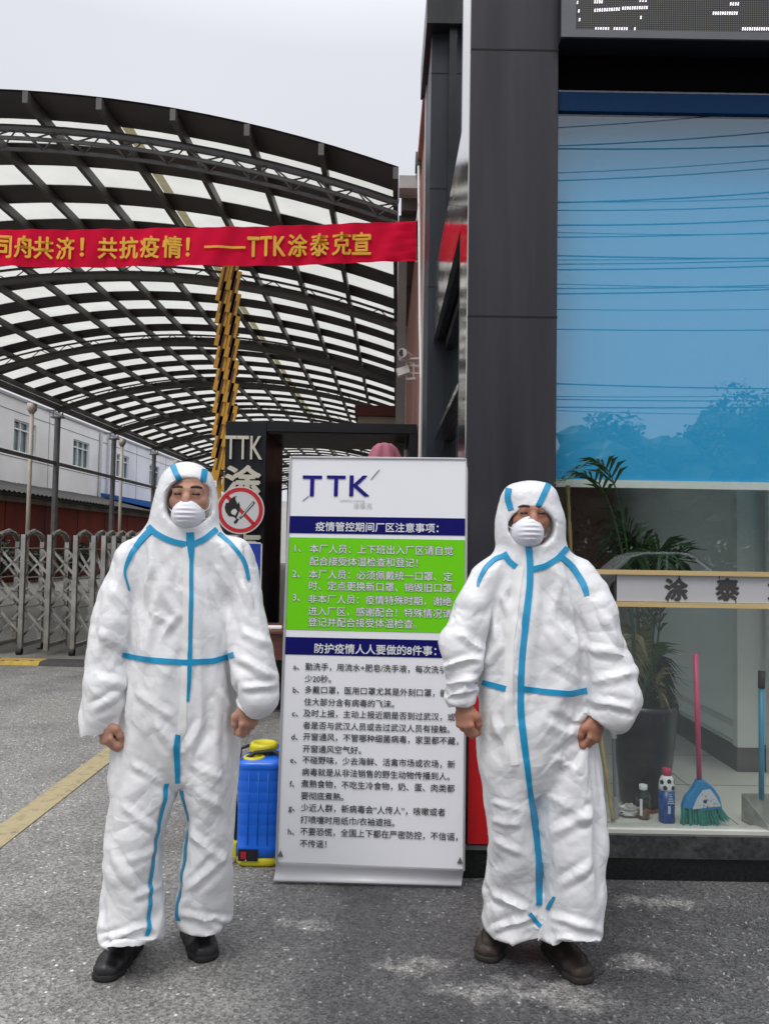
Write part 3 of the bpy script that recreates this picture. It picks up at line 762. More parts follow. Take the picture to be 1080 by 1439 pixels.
mb.build('tile_joint', mat('tile_joint', (.2,.19,.17), .8), ob)
M_int = mat('interior_wall', (.66,.67,.65), .8, var=.08, vscale=.8)
IX = 2.06
mb = MB(); mb.box((IX,4.52,zS+.14),(IX+.25,9.3,3.6)); mb.build('interior_wall', M_int, ob)
mb = MB(); mb.box((IX-.02,4.46,zS+.001),(IX+.26,9.3,zS+.138)); mb.build('skirting', mat('grey_skirting', (.11,.105,.10), .35, var=.2), ob)
mb = MB(); mb.box((IX-.012,4.5,zS+.24),(IX-.002,9.2,zS+.27)); mb.box((IX-.012,4.5,zS+.14),(IX-.001,9.2,zS+.16)); mb.build('wall_trim', mat('trim_white', (.5,.5,.48), .6), ob)
mb = MB(); mb.box((IX-.02,4.455,zS+.14),(IX+.12,4.515,3.6)); mb.build('wall_end', mat('cream_end_panel', (.6,.62,.56), .5, var=.04), ob)
mb = MB(); mb.box((IX-.008,7.0,1.62),(IX-.001,7.12,1.82)); mb.build('switch_plate', M_black, ob)
mb = MB(); mb.box((WX+.07,9.3,zS),(WR,9.5,3.6)); mb.box((WX+.07,FY+.37,3.6),(WR,6.8,3.75)); mb.box((WL+.003,FY+.305,3.6),(WR,FY+.36,3.75)); mb.build('inner_shell', mat('grey_interior', (.55,.56,.55), .8, var=.1), ob)  # ceiling gap at the back and open right side added to admit daylight
# outer envelope behind and above
mb = MB(); mb.box((WX+.06,FY+.37,3.77),(WR,FY+.5,6.4)); mb.box((WX+.06,9.51,0),(WR,9.6,6.4)); mb.box((WX+.3,6.92,3.0),(WX+.4,9.5,6.4)); mb.build('upper_storey', M_pan, ob)  # walls only, left roofless so daylight reaches the ceiling gap
# glazed door with teal curtain
dg_ = MB(); dg_.box((IX+.135,4.40,zS),(IX+.165,4.44,3.5)); dg_.box((IX+.225,4.40,zS),(IX+.25,4.44,3.5)); dgo = dg_.build('door', mat('door_frame_white', (.62,.65,.62), .4), ob)
mb = MB(); mb.box((IX+.165,4.41,zS+.6),(IX+.222,4.43,3.5)); mb.build('door_edge', M_frame, dgo)
for z in (1.72, .92):
    mb = MB(); mb.tube([(IX+.235,4.36,z),(IX+.9,4.36,z)], .012, 8); mb.tube([(IX+.33,4.36,z),(IX+.40,4.36,z)], .019, 8); mb.build('push_bar', M_chrome, dgo)
V = []; F = []
for i in range(80):
    x = IX+.26+i*.012; y = 4.62+.03*math.sin(i*.7)
    V += [(x,y,zS+.0),(x,y,3.5)]
for i in range(79): F.append((2*i,2*i+2,2*i+3,2*i+1))
raw_obj('teal_curtain', V, F, mat('teal_curtain', (.01,.15,.20), .7, var=.15), dgo, True)
# shop glass
M_sg = glass('shop_window_glass', (.97,.99,.985), .085, 0.0, (.93,.97,1.0))
mb = MB(); mb.box((WL+.004,FY+.045,zS+.012),(WR-.02,FY+.053,zA+.02)); fgo = mb.build('shop_window', M_sg, ob)
# frosted strip with cut characters between two wooden rails
gY = FY+.038
M_rail = mat('pale_gold_rail', (.58,.43,.20), .4, var=.1, vscale=6, stretch=(.5,6,6))
for (pa, pb) in ((803.5,3.2),(848.5,3.2)):
    a = at(845,pa,gY-.01); mb = MB(); mb.box((WL+.01,gY-.02,a[2]-pb/FPX*FY),(WR-.05,gY+.004,a[2]+pb/FPX*FY)); mb.build('gold_rail', M_rail, fgo)
z0, z1 = at(950,846,gY)[2], at(950,808,gY)[2]; x0 = at(866,826,gY)[0]
mb = MB(); mb.box((x0,gY-.002,z0),(WR-.06,gY+.003,z1)); stp = mb.build('frosted_strip', mat('silver_frosted_film', (.50,.50,.52), .45, .1, var=.05), fgo)
for ch, px in (('涂',949),('泰',1021)):
    mb = MB(); put_text(mb, ch, at(px-15.5,843,gY)+(0,-.004,0), (1,0,0), (0,0,1), .1, .05, 0, fitw=31/FPX*FY, fith=30/FPX*FY); mb.build('cut_character', mat('cut_letter_dark', (.05,.05,.05), .5), stp)
mb = MB()
for px in (953, 1009): mb.box((at(px,810,gY)[0],gY-.004,z1-.014),(at(px+1.2,810,gY)[0],gY-.0025,z1))
for px in (937, 1032): mb.box((at(px,840,gY)[0],gY-.004,z0),(at(px+1.2,840,gY)[0],gY-.0025,z0+.014))
for (px,py) in ((1079.5,822),(1079.5,841)): mb.prism(circ(.007,12), at(px,py,gY)+(0,-.0035,0), X_, Z_, NN, .001)
mb.build('cut_bridge', mat('cut_letter_dark', (.05,.05,.05), .5), stp)
# roller blind
rb = thing('roller_blind', (1.7,FY+.19,3.5), 'wide blue roller blind lowered behind the upper shop window', 'blind')
RY = FY+.19; zbar = at(900,679,RY)[2]
mb = MB(); mb.add([(WL-.02,RY,zbar),(2.7,RY,zbar),(2.7,RY,3.57),(WL-.02,RY,3.57)], [(0,1,2,3)]); mb.build('fabric', translucent('blue_blind_fabric', (.075,.53,.95), (.075,.53,.95), .22, .05, 2), rb)
mb = MB(); mb.box((WL-.02,RY-.012,zbar-.024),(2.7,RY+.014,zbar+.012)); mb.build('bottom_bar', mat('blind_bar', (.80,.81,.74), .5), rb)
# red poster at the foot of the column
rp_ = thing('red_poster', (CX0+.2,FY-.02,.1), 'bright red poster board at the foot of the black column', 'poster')
xA = at(657,1100,FY)[0]; zlo = at(670,1184,FY)[2]; zhi = at(670,955,FY)[2]
mb = MB(); mb.box((xA,FY-.018,zlo),(CX1-.02,FY-.003,zhi)); mb.build('panel', mat('poster_red', (.50,.004,.008), .5, var=.05), rp_)
mb = MB()
for (a, b) in (((681,1133),(692,1144)),((684,1160),(694,1171))):
    p, q = at(a[0],a[1],FY), at(b[0],b[1],FY); mb.box((p[0],FY-.0205,q[2]),(q[0]+.09,FY-.019,p[2]))
mb.build('white_stroke', M_sw, rp_)
mb = MB(); mb.box((CX0-.002,FY-.012,zlo-.028),(CX1-.01,FY-.001,zlo-.008)); mb.build('ledge', mat('grey_ledge', (.1,.11,.11), .35), rp_)
# LED display
LY = FY-.06
ld = thing('led_display', (2.2,LY,3.7), 'dark dotted electronic display board with grey frame above the window', 'led sign')
lx0 = at(788,30,LY)[0]; lz0 = at(900,55,LY)[2]; lz1 = at(900,45,LY)[2]
M_bez = mat('grey_aluminium_bezel', (.13,.13,.145), .4, .4, var=.1)
mb = MB(); mb.box((lx0,LY,lz0),(4.2,LY+.12,lz0+.9)); mb.build('housing', mat('navy_black_housing', (.008,.010,.018), .5), ld)
mb = MB(); mb.box((lx0-.002,LY-.012,lz0-.002),(4.2,LY-.001,lz1)); mb.box((lx0-.002,LY-.012,lz1),(at(808,30,LY)[0],LY-.001,lz0+.9)); mb.build('bezel', M_bez, ld)
def led_mat():
    m = bpy.data.materials.new('led_module_face'); m.use_nodes = True
    nt = m.node_tree; N = nt.nodes; L = nt.links; b = N['Principled BSDF']
    tc = N.new('ShaderNodeTexCoord'); sep = N.new('ShaderNodeSeparateXYZ'); L.new(tc.outputs['Object'], sep.inputs[0])
    def f(o, x, y=0.0):
        q = N.new('ShaderNodeMath'); q.operation = o
        for i, z in enumerate((x, y)):
            if isinstance(z, (int, float)): q.inputs[i].default_value = z
            else: L.new(z, q.inputs[i])
        return q.outputs[0]
    pitch = .010
    cx = f('SUBTRACT', f('FRACT', f('DIVIDE', sep.outputs['X'], pitch)), .5); cz = f('SUBTRACT', f('FRACT', f('DIVIDE', sep.outputs['Z'], pitch)), .5)
    d = f('SQRT', f('ADD', f('MULTIPLY', cx, cx), f('MULTIPLY', cz, cz)))
    msk = f('LESS_THAN', d, .27)
    mx = N.new('ShaderNodeMixRGB'); mx.inputs[1].default_value = (.012,.012,.013,1); mx.inputs[2].default_value = (.15,.145,.12,1)
    L.new(msk, mx.inputs[0]); L.new(mx.outputs[0], b.inputs['Base Color']); b.inputs['Roughness'].default_value = .4
    return m
mb = MB(); mb.box((at(808,30,LY)[0],LY-.004,lz1),(4.15,LY-.0005,lz0+.9)); scr = mb.build('screen', led_mat(), ld)
mb = MB()
def dots(px0, px1, py, tilt=0.0):
    n = max(1, int((px1-px0)/FPX*LY/.010))
    for i in range(n):
        p = at(px0 + (px1-px0)*(i+.5)/n, py - tilt*(i/n), LY)
        for k in range(2): mb.prism(circ(.0034,6), p+(.001*k,-.006,.008*k-.004), X_, Z_, NN, .002)
for a in ((833,846,4),(833,870,16,2),(872,909,13,1),(834,855,42),(860,881,42),(808,812,5),(811,813,17),(811,815,29),(896,908,2),(897,901,26),(999,1035,20),(1023,1037,7),(1040,1080,42),(889,892,42)):
    dots(*a)
mb.build('lit_diodes', mat('lit_led_white', (.95,.9,1.0), .5, emit=.95), scr)

# ---------------------------------------------------------------- things behind the glass
def on_floor(px, py): return ground(px, py, zS)
M_cane = mat('bamboo', (.45,.33,.14), .5, var=.2, vscale=12)
# plant
PP = np.array((at(906,1060,3.86)[0], 3.88, zS))
pp = thing('potted_palm', PP, 'leafy palm in a tapered black pot behind the glass', 'potted plant')
mb = MB(); mb.lathe(PP, [(.10,0),(.115,.02),(.155,.40),(.162,.47),(.162,.50),(.148,.50),(.14,.45)], 32); mb.build('pot', mat('black_plastic_pot', (.012,.014,.016), .35, var=.2), pp, True)
mb = MB(); mb.lathe(PP+(0,0,.42), [(.141,0),(.141,.02)], 20); mb.build('soil', mat('soil', (.03,.022,.015), .9, var=.4, vscale=30), pp)
rnd = random.Random(11)
M_palm = mat('palm_leaf', (.038,.085,.026), .4, var=.5, vscale=5); M_palm2 = mat('dry_leaf', (.20,.19,.09), .6, var=.4, vscale=6)
def frond(base, az, reach, height, droop, nl, leafl, m, zcap=None, fwd=0.0, i0=4):
    mb = MB(); P = []
    for i in range(15):
        t = i/14; r = reach*t**1.5; z = height*math.sin(min(1.0, t*1.15)*math.pi/2) - droop*max(0, t-.55)**2*4
        P.append(base + np.array((math.cos(az)*r, math.sin(az)*r*.42 - fwd*min(1, t*1.3), z)))
    if zcap is not None:
        mxz = max(p[2] for p in P)
        if mxz > zcap: P = [np.array((p[0], p[1], base[2] + (p[2]-base[2])*(zcap-base[2])/(mxz-base[2]))) for p in P]
    mb.tube(P, [.007*(1-.8*i/14) for i in range(15)], 5)
    for i in range(i0, 15):
        for h in (0, .5):
            if i == 14 and h: continue
            p = P[i] if not h else (P[i]+P[i+1])/2 
            a = nrm(P[min(i+1,14)]-P[i-1]); sd = nrm(np.cross(a, (0,0,1)))
            for s in (-1, 1):
                ll = leafl*(1-.6*abs(i-9)/8)*rnd.uniform(.8,1.15)
                dr = nrm(a*.75 + sd*s*.75 + np.array((0,0,.18+rnd.uniform(-.15,.1))))
                wv = nrm(np.cross(dr, np.cross(a, sd)+np.array((0,0,.3))))*.009
                q1 = p + dr*ll*.5; q2 = p + dr*ll + np.array((0,0,-ll*.28))
                mb.add([p-wv*.4, p+wv*.4, q1+wv, q1-wv, q2], [(0,1,2,3),(3,2,4)])
    return mb.build('frond', m, pp)
top = PP+(0,0,.44)
zc = at(870,690,3.86)[2]
for k in range(8):
    az = -2.9 + k*.78 + rnd.uniform(-.15,.15)
    frond(top+(rnd.uniform(-.05,.05),rnd.uniform(-.04,.04),0), az, rnd.uniform(.10,.27), rnd.uniform(.85,1.2), rnd.uniform(.1,.3), 12, .21, M_palm, zc-rnd.uniform(.02,.4))
for k in range(2): frond(top+(-.06,-.04,0), math.pi-.08+k*.1, .36+.08*k, 1.23-.06*k, .05, 12, .16, M_palm, None, .33, 9)
for k in range(9): frond(top, rnd.uniform(-3,3), rnd.uniform(.10,.28), rnd.uniform(.15,.45), .25, 8, .16, M_palm2 if k % 2 else M_palm)
mb = MB()
for k in range(14):
    a = rnd.uniform(-.4,2.6); l = rnd.uniform(.3,.7)
    mb.tube([top+(0,0,0), top+(.25*l*math.cos(a),.12*math.sin(a),.35*l), top+(.5*l*math.cos(a),.2*math.sin(a),.45*l-.1)], [.004,.003,.001], 4)
mb.build('stalk', M_palm2, pp)
for (a, b, lb) in (((797,682,3.60),(818,1150,3.63),'tall bamboo cane leaning beside the potted palm'),((838,1000,3.64),(861,1160,3.60),'short bamboo cane leaning by the grey mop handle')):
    p, q = at(*a), at(*b); q = np.array((q[0],q[1],zS+.012)); mb = MB()
    P = [p+(q-p)*t for t in np.linspace(0,1,29)]
    mb.tube(P, [.0085+(.0022 if i % 4 == 0 else 0) for i in range(29)], 8); tag(mb.build('bamboo_cane', M_cane, None, True), lb, 'cane')
mp = thing('mop', on_floor(862,1150), 'grey metal mop handle standing against the window glass', 'mop')
a = on_floor(864,1150); b = at(860,985,a[1]); M_gm = mat('grey_metal', (.25,.26,.27), .4, .5, var=.1)
mb = MB(); mb.tube([a+(0,0,.02), b], .008, 8); mb.build('handle', M_gm, mp)
mb = MB(); mb.tube([a+(0,0,.005), a+(-.001,0,.10)], .014, 10); mb.tube([at(861,1037,a[1]), b], .016, 10); mb.build('grip', mat('grey_plastic', (.33,.34,.34), .5), mp)
# bottles
def bottle(px, py, wpx, hpx): 
    c = on_floor(px, py); k = c[1]/FPX; return c, wpx*k/2, hpx*k
c, r, h = bottle(903,1150,19,46)
t = thing('water_bottle', c, 'clear plastic water bottle with a white cap', 'bottle')
mb = MB(); mb.lathe(c, [(r*.9,0),(r,.01),(r,h*.45),(r*.93,h*.5),(r,h*.55),(r,h*.7),(r*.5,h*.84),(r*.48,h*.87)], 20); mb.build('bottle', glass('clear_plastic', (.85,.88,.86), .05, .1), t, True)
mb = MB(); mb.lathe(c+(0,0,h*.86), [(r*.55,0),(r*.58,.005),(r*.58,h*.14),(r*.5,h*.145)], 18); mb.build('cap', M_white, t, True)
mb = MB(); mb.lathe(c+(0,0,.004), [(r*.85,0),(r*.9,h*.24)], 18); mb.build('dregs', mat('brown_liquid', (.20,.07,.03), .3), t, True)
mb = MB(); mb.box((c[0]-r*.75,c[1]-r-.001,c[2]+h*.15),(c[0]-r*.45,c[1]-r*.7,c[2]+h*.62)); mb.build('label', M_white, t)
c, r, h = bottle(936,1155,22,74)
t = thing('sports_bottle', c, 'blue drink bottle with a football pattern top and pink cap', 'bottle')
mb = MB(); mb.lathe(c, [(r*.9,0),(r,.01),(r*.96,h*.2),(r,h*.25),(r*.97,h*.6)], 24); bo = mb.build('bottle', mat('deep_blue_label', (.01,.06,.26), .3, var=.5, vscale=40), t, True)
mb = MB(); mb.box((c[0]-r*.2,c[1]-r-.002,c[2]+h*.20),(c[0]+r*.12,c[1]-r*.9,c[2]+h*.34))
for q in range(5): mb.box((c[0]-r*.25+.002*q,c[1]-r-.002,c[2]+h*(.38+.04*q)),(c[0]+r*.55-.003*q,c[1]-r*.85,c[2]+h*(.395+.04*q)))
mb.build('label_print', mat('label_pale', (.45,.55,.65), .5), bo)
mb = MB(); mb.lathe(c+(0,0,h*.59), [(r*.96,0),(r*.98,h*.06),(r*.9,h*.17),(r*.72,h*.24),(r*.55,h*.27)], 24); ft = mb.build('shoulder', M_white, t, True)
mb = MB()
for az, z in ((-2.1,.66),(-1.05,.66),(-1.57,.78),(-2.6,.75),(-.5,.75)):
    rr = r*(.985 if z < .7 else .87); p = c+(rr*math.cos(az), rr*math.sin(az), h*z); nn_ = np.array((math.cos(az), math.sin(az), .15)); xx = np.array((-math.sin(az), math.cos(az), 0))
    mb.prism([(r*.30*math.cos(1.2566*i+.3), r*.30*math.sin(1.2566*i+.3)) for i in range(5)], p-nn_*.001, xx, nrm(np.cross(nn_, xx)), nrm(nn_), .0025)
mb.build('football_patch', M_sb, ft)
mb = MB(); mb.lathe(c+(0,0,h*.86), [(r*.5,0),(r*.56,.004),(r*.56,h*.12),(r*.48,h*.14)], 18); mb.build('cap', mat('pink_plastic', (.50,.03,.09), .4), t, True)
c = on_floor(884,1148)
rnd = random.Random(5); V = []; F = []; n = 14
for j in range(n+1):
    for i in range(n):
        th = math.pi*j/n; ph = 2*math.pi*i/n; q = 1+rnd.uniform(-.28,.22)
        V.append(c+np.array((.055*q*math.sin(th)*math.cos(ph), .03*q*math.sin(th)*math.sin(ph), .028+.03*q*math.cos(th)*(1 if th < 1.57 else .8))))
for j in range(n):
    for i in range(n): F.append((j*n+i, (j+1)*n+i, (j+1)*n+(i+1)%n, j*n+(i+1)%n))
tag(raw_obj('plastic_bag', V, F, mat('thin_plastic', (.42,.42,.40), .25, var=.2, vscale=20, spec=.8)), 'crumpled clear plastic bag on the floor beside the bottles', 'bag')
c = on_floor(912,1144); tag(MB().lathe(c+(0,.06,0), [(.06,0),(.07,.02),(.066,.02),(.055,.006)], 20).build('saucer', mat('terracotta', (.22,.08,.04), .6), None, True), 'shallow brown saucer on the floor behind the clear bottle', 'saucer')
# broom
a = on_floor(985,1162); bY = a[1]; kb = bY/FPX
t = thing('broom', a, 'broom with pink handle, blue head and teal bristles', 'broom')
mb = MB(); mb.tube([at(982,1101,bY), at(976.5,919,bY)], .0115, 12); mb.build('handle', mat('pink_handle', (.62,.06,.17), .4), t, True)
M_bh = mat('blue_broom_plastic', (.02,.24,.50), .35)
hp = [(978,1096),(988,1096),(1000,1106),(1008,1118),(1012,1134),(985,1137),(957,1134),(962,1120),(972,1108)]
o_ = at(985,1120,bY); Pp = [((x-985)*kb, -(y-1120)*kb) for x, y in hp]
mb = MB(); mb.prism(Pp, o_+(0,.02,0), X_, Z_, NN, .04); bevel(mb.build('head', M_bh, t), .006, 2)
fc = [(984,1109),(994,1107),(1002,1117),(1009,1130),(990,1132),(970,1135),(976,1120)]
mb = MB(); mb.prism([((x-985)*kb, -(y-1120)*kb) for x, y in fc], o_+(0,-.0205,0), X_, Z_, NN, .002); fo = mb.build('face_plate', mat('pale_face', (.6,.62,.63), .5), t)
mb = MB(); rnd = random.Random(2)
for i in range(46):
    u = (rnd.uniform(972,1008), rnd.uniform(1110,1132))
    if u[1] < 1110+abs(u[0]-988)*.9: continue
    mb.prism(circ(.0022,5), o_+((u[0]-985)*kb,-.0228,-(u[1]-1120)*kb), X_, Z_, NN, .0006)
mb.prism(circ(.009,10), o_+(2*kb,-.0228,-4*kb), X_, Z_, NN, .0006); mb.build('printed_dots', mat('dot_navy', (.03,.04,.10), .5), fo)
mb = MB()
for i in range(170):
    u = rnd.random(); yy = rnd.uniform(-.018,.018)
    p = o_ + ((958+u*53-985)*kb, yy, -(1133-1120)*kb); q = o_ + ((956+u*66-985 + rnd.uniform(-2,2))*kb, yy*1.5, -((1161 - max(0,u-.6)*30) -1120 + rnd.uniform(-3,2))*kb)
    q[2] = max(q[2], zS+.002); mb.tube([p,(p+q)/2+(rnd.uniform(-.003,.003),0,0),q], [.0028,.0026,.0018], 4)
mb.build('bristles', mat('teal_bristles', (.03,.26,.21), .6, var=.3, vscale=60), t)
# dustpan
a = on_floor(1062,1160); bY = a[1]+.05
t = thing('dustpan', a, 'metal long handled dustpan with a blue handle', 'dustpan')
mb = MB(); mb.tube([at(1069,1123,bY), at(1069,965,bY)], .0125, 10); mb.build('handle', mat('sky_blue_handle', (.05,.28,.45), .45), t, True)
mb = MB(); mb.tube([at(1069,967,bY), at(1069.5,943,bY)], .016, 10); mb.build('grip', M_black, t, True)
M_pan_ = mat('galvanised_pan', (.38,.38,.34), .4, .3, var=.3, vscale=12)
mb = MB(); xa, xb = at(1041,1140,bY)[0], at(1100,1140,bY)[0]; zc_ = zS
A = [(xa,bY,zc_+.13),(xb,bY,zc_+.13),(xa+.06,bY-.16,zc_+.006),(xb+.03,bY-.16,zc_+.006),(xa,bY,zc_+.0),(xa+.0,bY-.02,zc_+.002)]
mb.add([(xa,bY,zc_+.13),(xb,bY,zc_+.13),(xb,bY,zc_+.004),(xa,bY,zc_+.004)], [(0,1,2,3)])
mb.add([(xa,bY,zc_+.004),(xb,bY,zc_+.004),(xb+.03,bY-.17,zc_+.004),(xa+.06,bY-.17,zc_+.004)], [(0,1,2,3)])
mb.add([(xa,bY,zc_+.13),(xa,bY,zc_+.004),(xa+.06,bY-.17,zc_+.004),(xa+.055,bY-.16,zc_+.025)], [(0,1,2,3)])
mb.add([(xb,bY,zc_+.13),(xb,bY,zc_+.004),(xb+.03,bY-.17,zc_+.004),(xb+.03,bY-.16,zc_+.025)], [(3,2,1,0)])
o = mb.build('pan', M_pan_, t); so = o.modifiers.new('thickness','SOLIDIFY'); so.thickness = .002
# ================================================================== NOTICE STAND
YAW = rad(3.0)
SX = np.array((math.cos(YAW), -math.sin(YAW), 0.0))
Bc = at(519, 1216, 3.37)                              # bottom centre of the printed panel
Tc = at(530, 645, 3.50)
UP = nrm(Tc - Bc); UP = nrm(UP - SX*np.dot(UP, SX)); SN = np.cross(SX, UP)      # towards the camera
H = np.linalg.norm(Tc - Bc); W2 = .3985
def sp_(px, py):                                      # pixel -> panel coordinates
    d = ray(px, py); t = np.dot(Bc - CAM, SN)/np.dot(d, SN); p = CAM + d*t - Bc
    return np.dot(p, SX), np.dot(p, UP)
def spt(u, v, l=0.0): return Bc + SX*u + UP*v + SN*l
st = thing('notice_stand', Bc*np.array((1,1,0)), 'tall white notice stand with blue and green bands of Chinese text', 'sign')
M_pp = mat('printed_white_panel', (.82,.82,.855), .35, var=.015, vscale=1.5, spec=.4); M_alu = mat('silver_aluminium', (.52,.52,.54), .35, .6, var=.08)
M_navy = mat('print_navy', (.006,.006,.12), .6, spec=.1); M_green = mat('print_green', (.155,.60,.010), .6, spec=.1); M_ink = mat('print_black', (.02,.02,.022), .5)
M_wh = mat('print_white', (.72,.73,.74), .5); M_gry = mat('print_grey', (.45,.46,.42), .5)
mb = MB(); mb.obox(spt(0,H/2,-.006), SX*W2, UP*H/2, SN*.005); mb.build('panel', M_pp, st)
mb = MB()
for s in (-1, 1): mb.obox(spt(s*(W2+.004),H/2,-.006), SX*.005, UP*(H/2+.008), SN*.012)
mb.obox(spt(0,H+.004,-.006), SX*(W2-.002), UP*.005, SN*.011)
bevel(mb.build('frame', M_alu, st), .002, 1)
def quad(mb, pts, l):
    P = [spt(*sp_(*q), l) for q in pts]; mb.add(P, [(0,1,2,3)])
def band(mb, y0l, y1l, l):                            # full-width band given left-edge pixel rows
    _, va = sp_(406, y0l); _, vb = sp_(405, y1l)
    mb.add([spt(-W2+.002,vb,l), spt(W2-.002,vb,l), spt(W2-.002,va,l), spt(-W2+.002,va,l)], [(0,1,2,3)]); return va, vb
for ya, yb in ((725,749),(895,919.5)):
    mb = MB(); band(mb, ya, yb, .0012); mb.build('navy_band', M_navy, st)
mb = MB(); band(mb, 755, 884.5, .0012); mb.build('green_band', M_green, st)
def line(mb, txt, px, py, pitch, bold=0.0, l=.0024, hk=1.0):
    """text whose first glyph starts at px and whose middle sits on row py; pitch in pixels per full-width glyph"""
    u, v = sp_(px, py); u2, _ = sp_(px+pitch, py); size = (u2-u)
    put_text(mb, txt, spt(u, v-size*.36*hk, l), SX, UP*hk, size, bold)
# logo
mb = MB(); lu, lv = sp_(423, 697); lu2, lv2 = sp_(521, 668)
for ch, (a, b) in zip('TTK', ((425,452),(459,485),(491,519))):
    u0, v0 = sp_(a, 697); u1, v1 = sp_(b, 669); put_text(mb, ch, spt(u0, v0, .0022), SX, UP, .1, .022, 0, fitw=u1-u0, fith=v1-v0)
mb.build('logo_lettering', mat('logo_navy', (.018,.012,.19), .6, spec=.1), st)
mb = MB()
for (a, b) in (((425,704),(434,697)),((521,674),(533,660))):
    p, q = spt(*sp_(*a), .002), spt(*sp_(*b), .002); mb.bar(p, q, .0025, .0015, SN)
mb.build('logo_slash', M_ink, st)
mb = MB(); line(mb, 'taiheike coating', 477, 703, 5.6, 0, .002); line(mb, '涂泰克', 496, 711, 9, 0, .002); mb.build('logo_subtitle', M_gry, st)
for t, x, y, p_ in (('疫情管控期间厂区注意事项：',443,740,13.9),('防护疫情人人要做的8件事：',441,911,14.4)):
    mb = MB(); line(mb, t, x, y, p_, .014); mb.build('heading_lettering', M_wh, st)
green = [('1、',412,770),('本厂人员：上下班出入厂区请自觉',435,771),('配合接受体温检查和登记！',435,788.5),('2、',411,806),('本厂人员：必须佩戴统一口罩、定',434,807),
         ('时、定点更换新口罩、销毁旧口罩。',433.5,823),('3、',411,839),('非本厂人员：疫情特殊时期，谢绝',433,841.5),('进入厂区，感谢配合！特殊情况请',433,858.5),('登记并配合接受体温检查。',433,874)]
for t, x, y in green:
    mb = MB(); mo = MB()
    line(mo, t, x-.25, y, 13.35, .034, .0018); line(mb, t, x-.25, y, 13.35, .008, .0032)
    o = mb.build('rule_lettering', M_wh, st); mo.build('lettering_outline', mat('print_outline', (.03,.06,.01), .5), o)
body = [('a、','勤洗手，用流水+肥皂/洗手液，每次洗手至','少20秒。',412,428.6,936.5),('b、','多戴口罩，医用口罩尤其是外刻口罩，能挡','住大部分含有病毒的飞沫。',411,427.6,969),
        ('c、','及时上报，主动上报近期是否到过武汉，或','者是否与武汉人员或去过武汉人员有接触。',410,426,1002),('d、','开窗通风，不管哪种细菌病毒，家里都不藏，','开窗通风空气好。',409,425.5,1035),
        ('e、','不碰野味，少去海鲜、活禽市场或农场，新','病毒就是从非法销售的野生动物传播到人。',407.5,424.5,1067.5),('f、','煮熟食物，不吃生冷食物，奶、蛋、肉类都','要彻底煮熟。',407,423,1101),
        ('g、','少近人群，新病毒会“人传人”，咳嗽或者','打喷嚏时用纸巾/衣袖遮挡。',405.5,422.5,1134.5),('h、','不要恐慌，全国上下都在严密防控，不信谣，','不传谣！',404,421.5,1168)]
for a, t1, t2, xa, xt, y in body:
    pt_ = 11.05 + (y-936)*.0012
    for q, x, yy in ((a, xa, y), (t1, xt, y), (t2, xt-.6, y+17)):
        mb = MB(); line(mb, q, x, yy, pt_, .0075); mb.build('advice_lettering', M_ink, st)
# base: sloping white foot plate and rear strut
mb = MB()
z0 = .018
fl, fr = spt(-W2-.006,.0,.0), spt(W2+.006,.0,.0)
a, b = ground(384,1237,z0), ground(648,1244,z0)
bl2 = fl*1.0; br2 = fr*1.0
V = [fl, fr, b, a, fl+(0,.10,-.06), fr+(0,.10,-.06)]
mid_l = fl*.55+a*.45 + np.array((0,.012,-.006)); mid_r = fr*.55+b*.45 + np.array((0,.012,-.006))
n = 6; V = []; F = []
for i in range(n+1):
    t = i/n; bow = .018*math.sin(math.pi*t)
    V += [fl*(1-t)+a*t+np.array((0,bow,-bow*.6)), fr*(1-t)+b*t+np.array((0,bow,-bow*.6))]
for i in range(n): F.append((2*i, 2*i+2, 2*i+3, 2*i+1))
mb.add(V, F); o = mb.build('foot_plate', mat('white_foot_plate', (.62,.62,.64), .35, var=.03), st, True)
so = o.modifiers.new('thickness', 'SOLIDIFY'); so.thickness = .012; so.offset = -1
mb = MB(); q = ground(390,1232); q2 = ground(645,1238)
mb.box((q[0],q[1]+.02,0),(q2[0],q2[1]+.26,.016)); mb.build('base_plate', M_black, st)
mb = MB()
for s in (-1, 1):
    p = spt(s*(W2-.012),.035,.001); mb.prism([(-.012,-.012),(.012,-.012),(.0,.014)], p, SX, UP, SN, .004)
mb.build('corner_clip', mat('clip_grey', (.12,.12,.12), .5), st)
mb = MB()
for s in (-1, 1): mb.bar(spt(s*.3,H*.62,-.018), np.array((spt(s*.3,0)[0], Bc[1]+.62, .01)), .02, .02)
mb.bar(spt(-.3,H*.30,-.10), spt(.3,H*.30,-.10), .012, .012); mb.build('rear_strut', M_alu, st)

# ================================================================== SPRAYER
q = ground(362, 1221); spY = q[1]
t = thing('backpack_sprayer', q+(0,.11,0), 'blue plastic backpack sprayer with yellow caps and yellow base', 'sprayer')
sx0 = at(329,1150,spY)[0]; sx1 = at(394,1150,spY)[0]; sc = np.array(((sx0+sx1)/2, spY+.105, 0)); hw = (sx1-sx0)/2
kz = spY/FPX
def zp(py): return at(362,py,spY)[2]
M_blue = mat('sprayer_blue', (.006,.14,.74), .38, var=.06, vscale=3, spec=.5, coat=.2); M_yl = mat('sprayer_yellow', (.66,.58,.02), .4, var=.05)
zA_, zB_ = zp(1192), zp(1084)
prof = [(hw*.86,zA_-.05),(hw*.97,zA_-.045),(hw*.97,zA_)]
zz = zA_
for i in range(7):                                     # shallow horizontal ribs
    z1 = zA_+(zB_-zA_)*(i+1)/7; prof += [(hw*(.955+.003*i),zz+.003),(hw*(.958+.003*i),z1-.004),(hw*(.951+.003*i),z1-.001)]; zz = z1
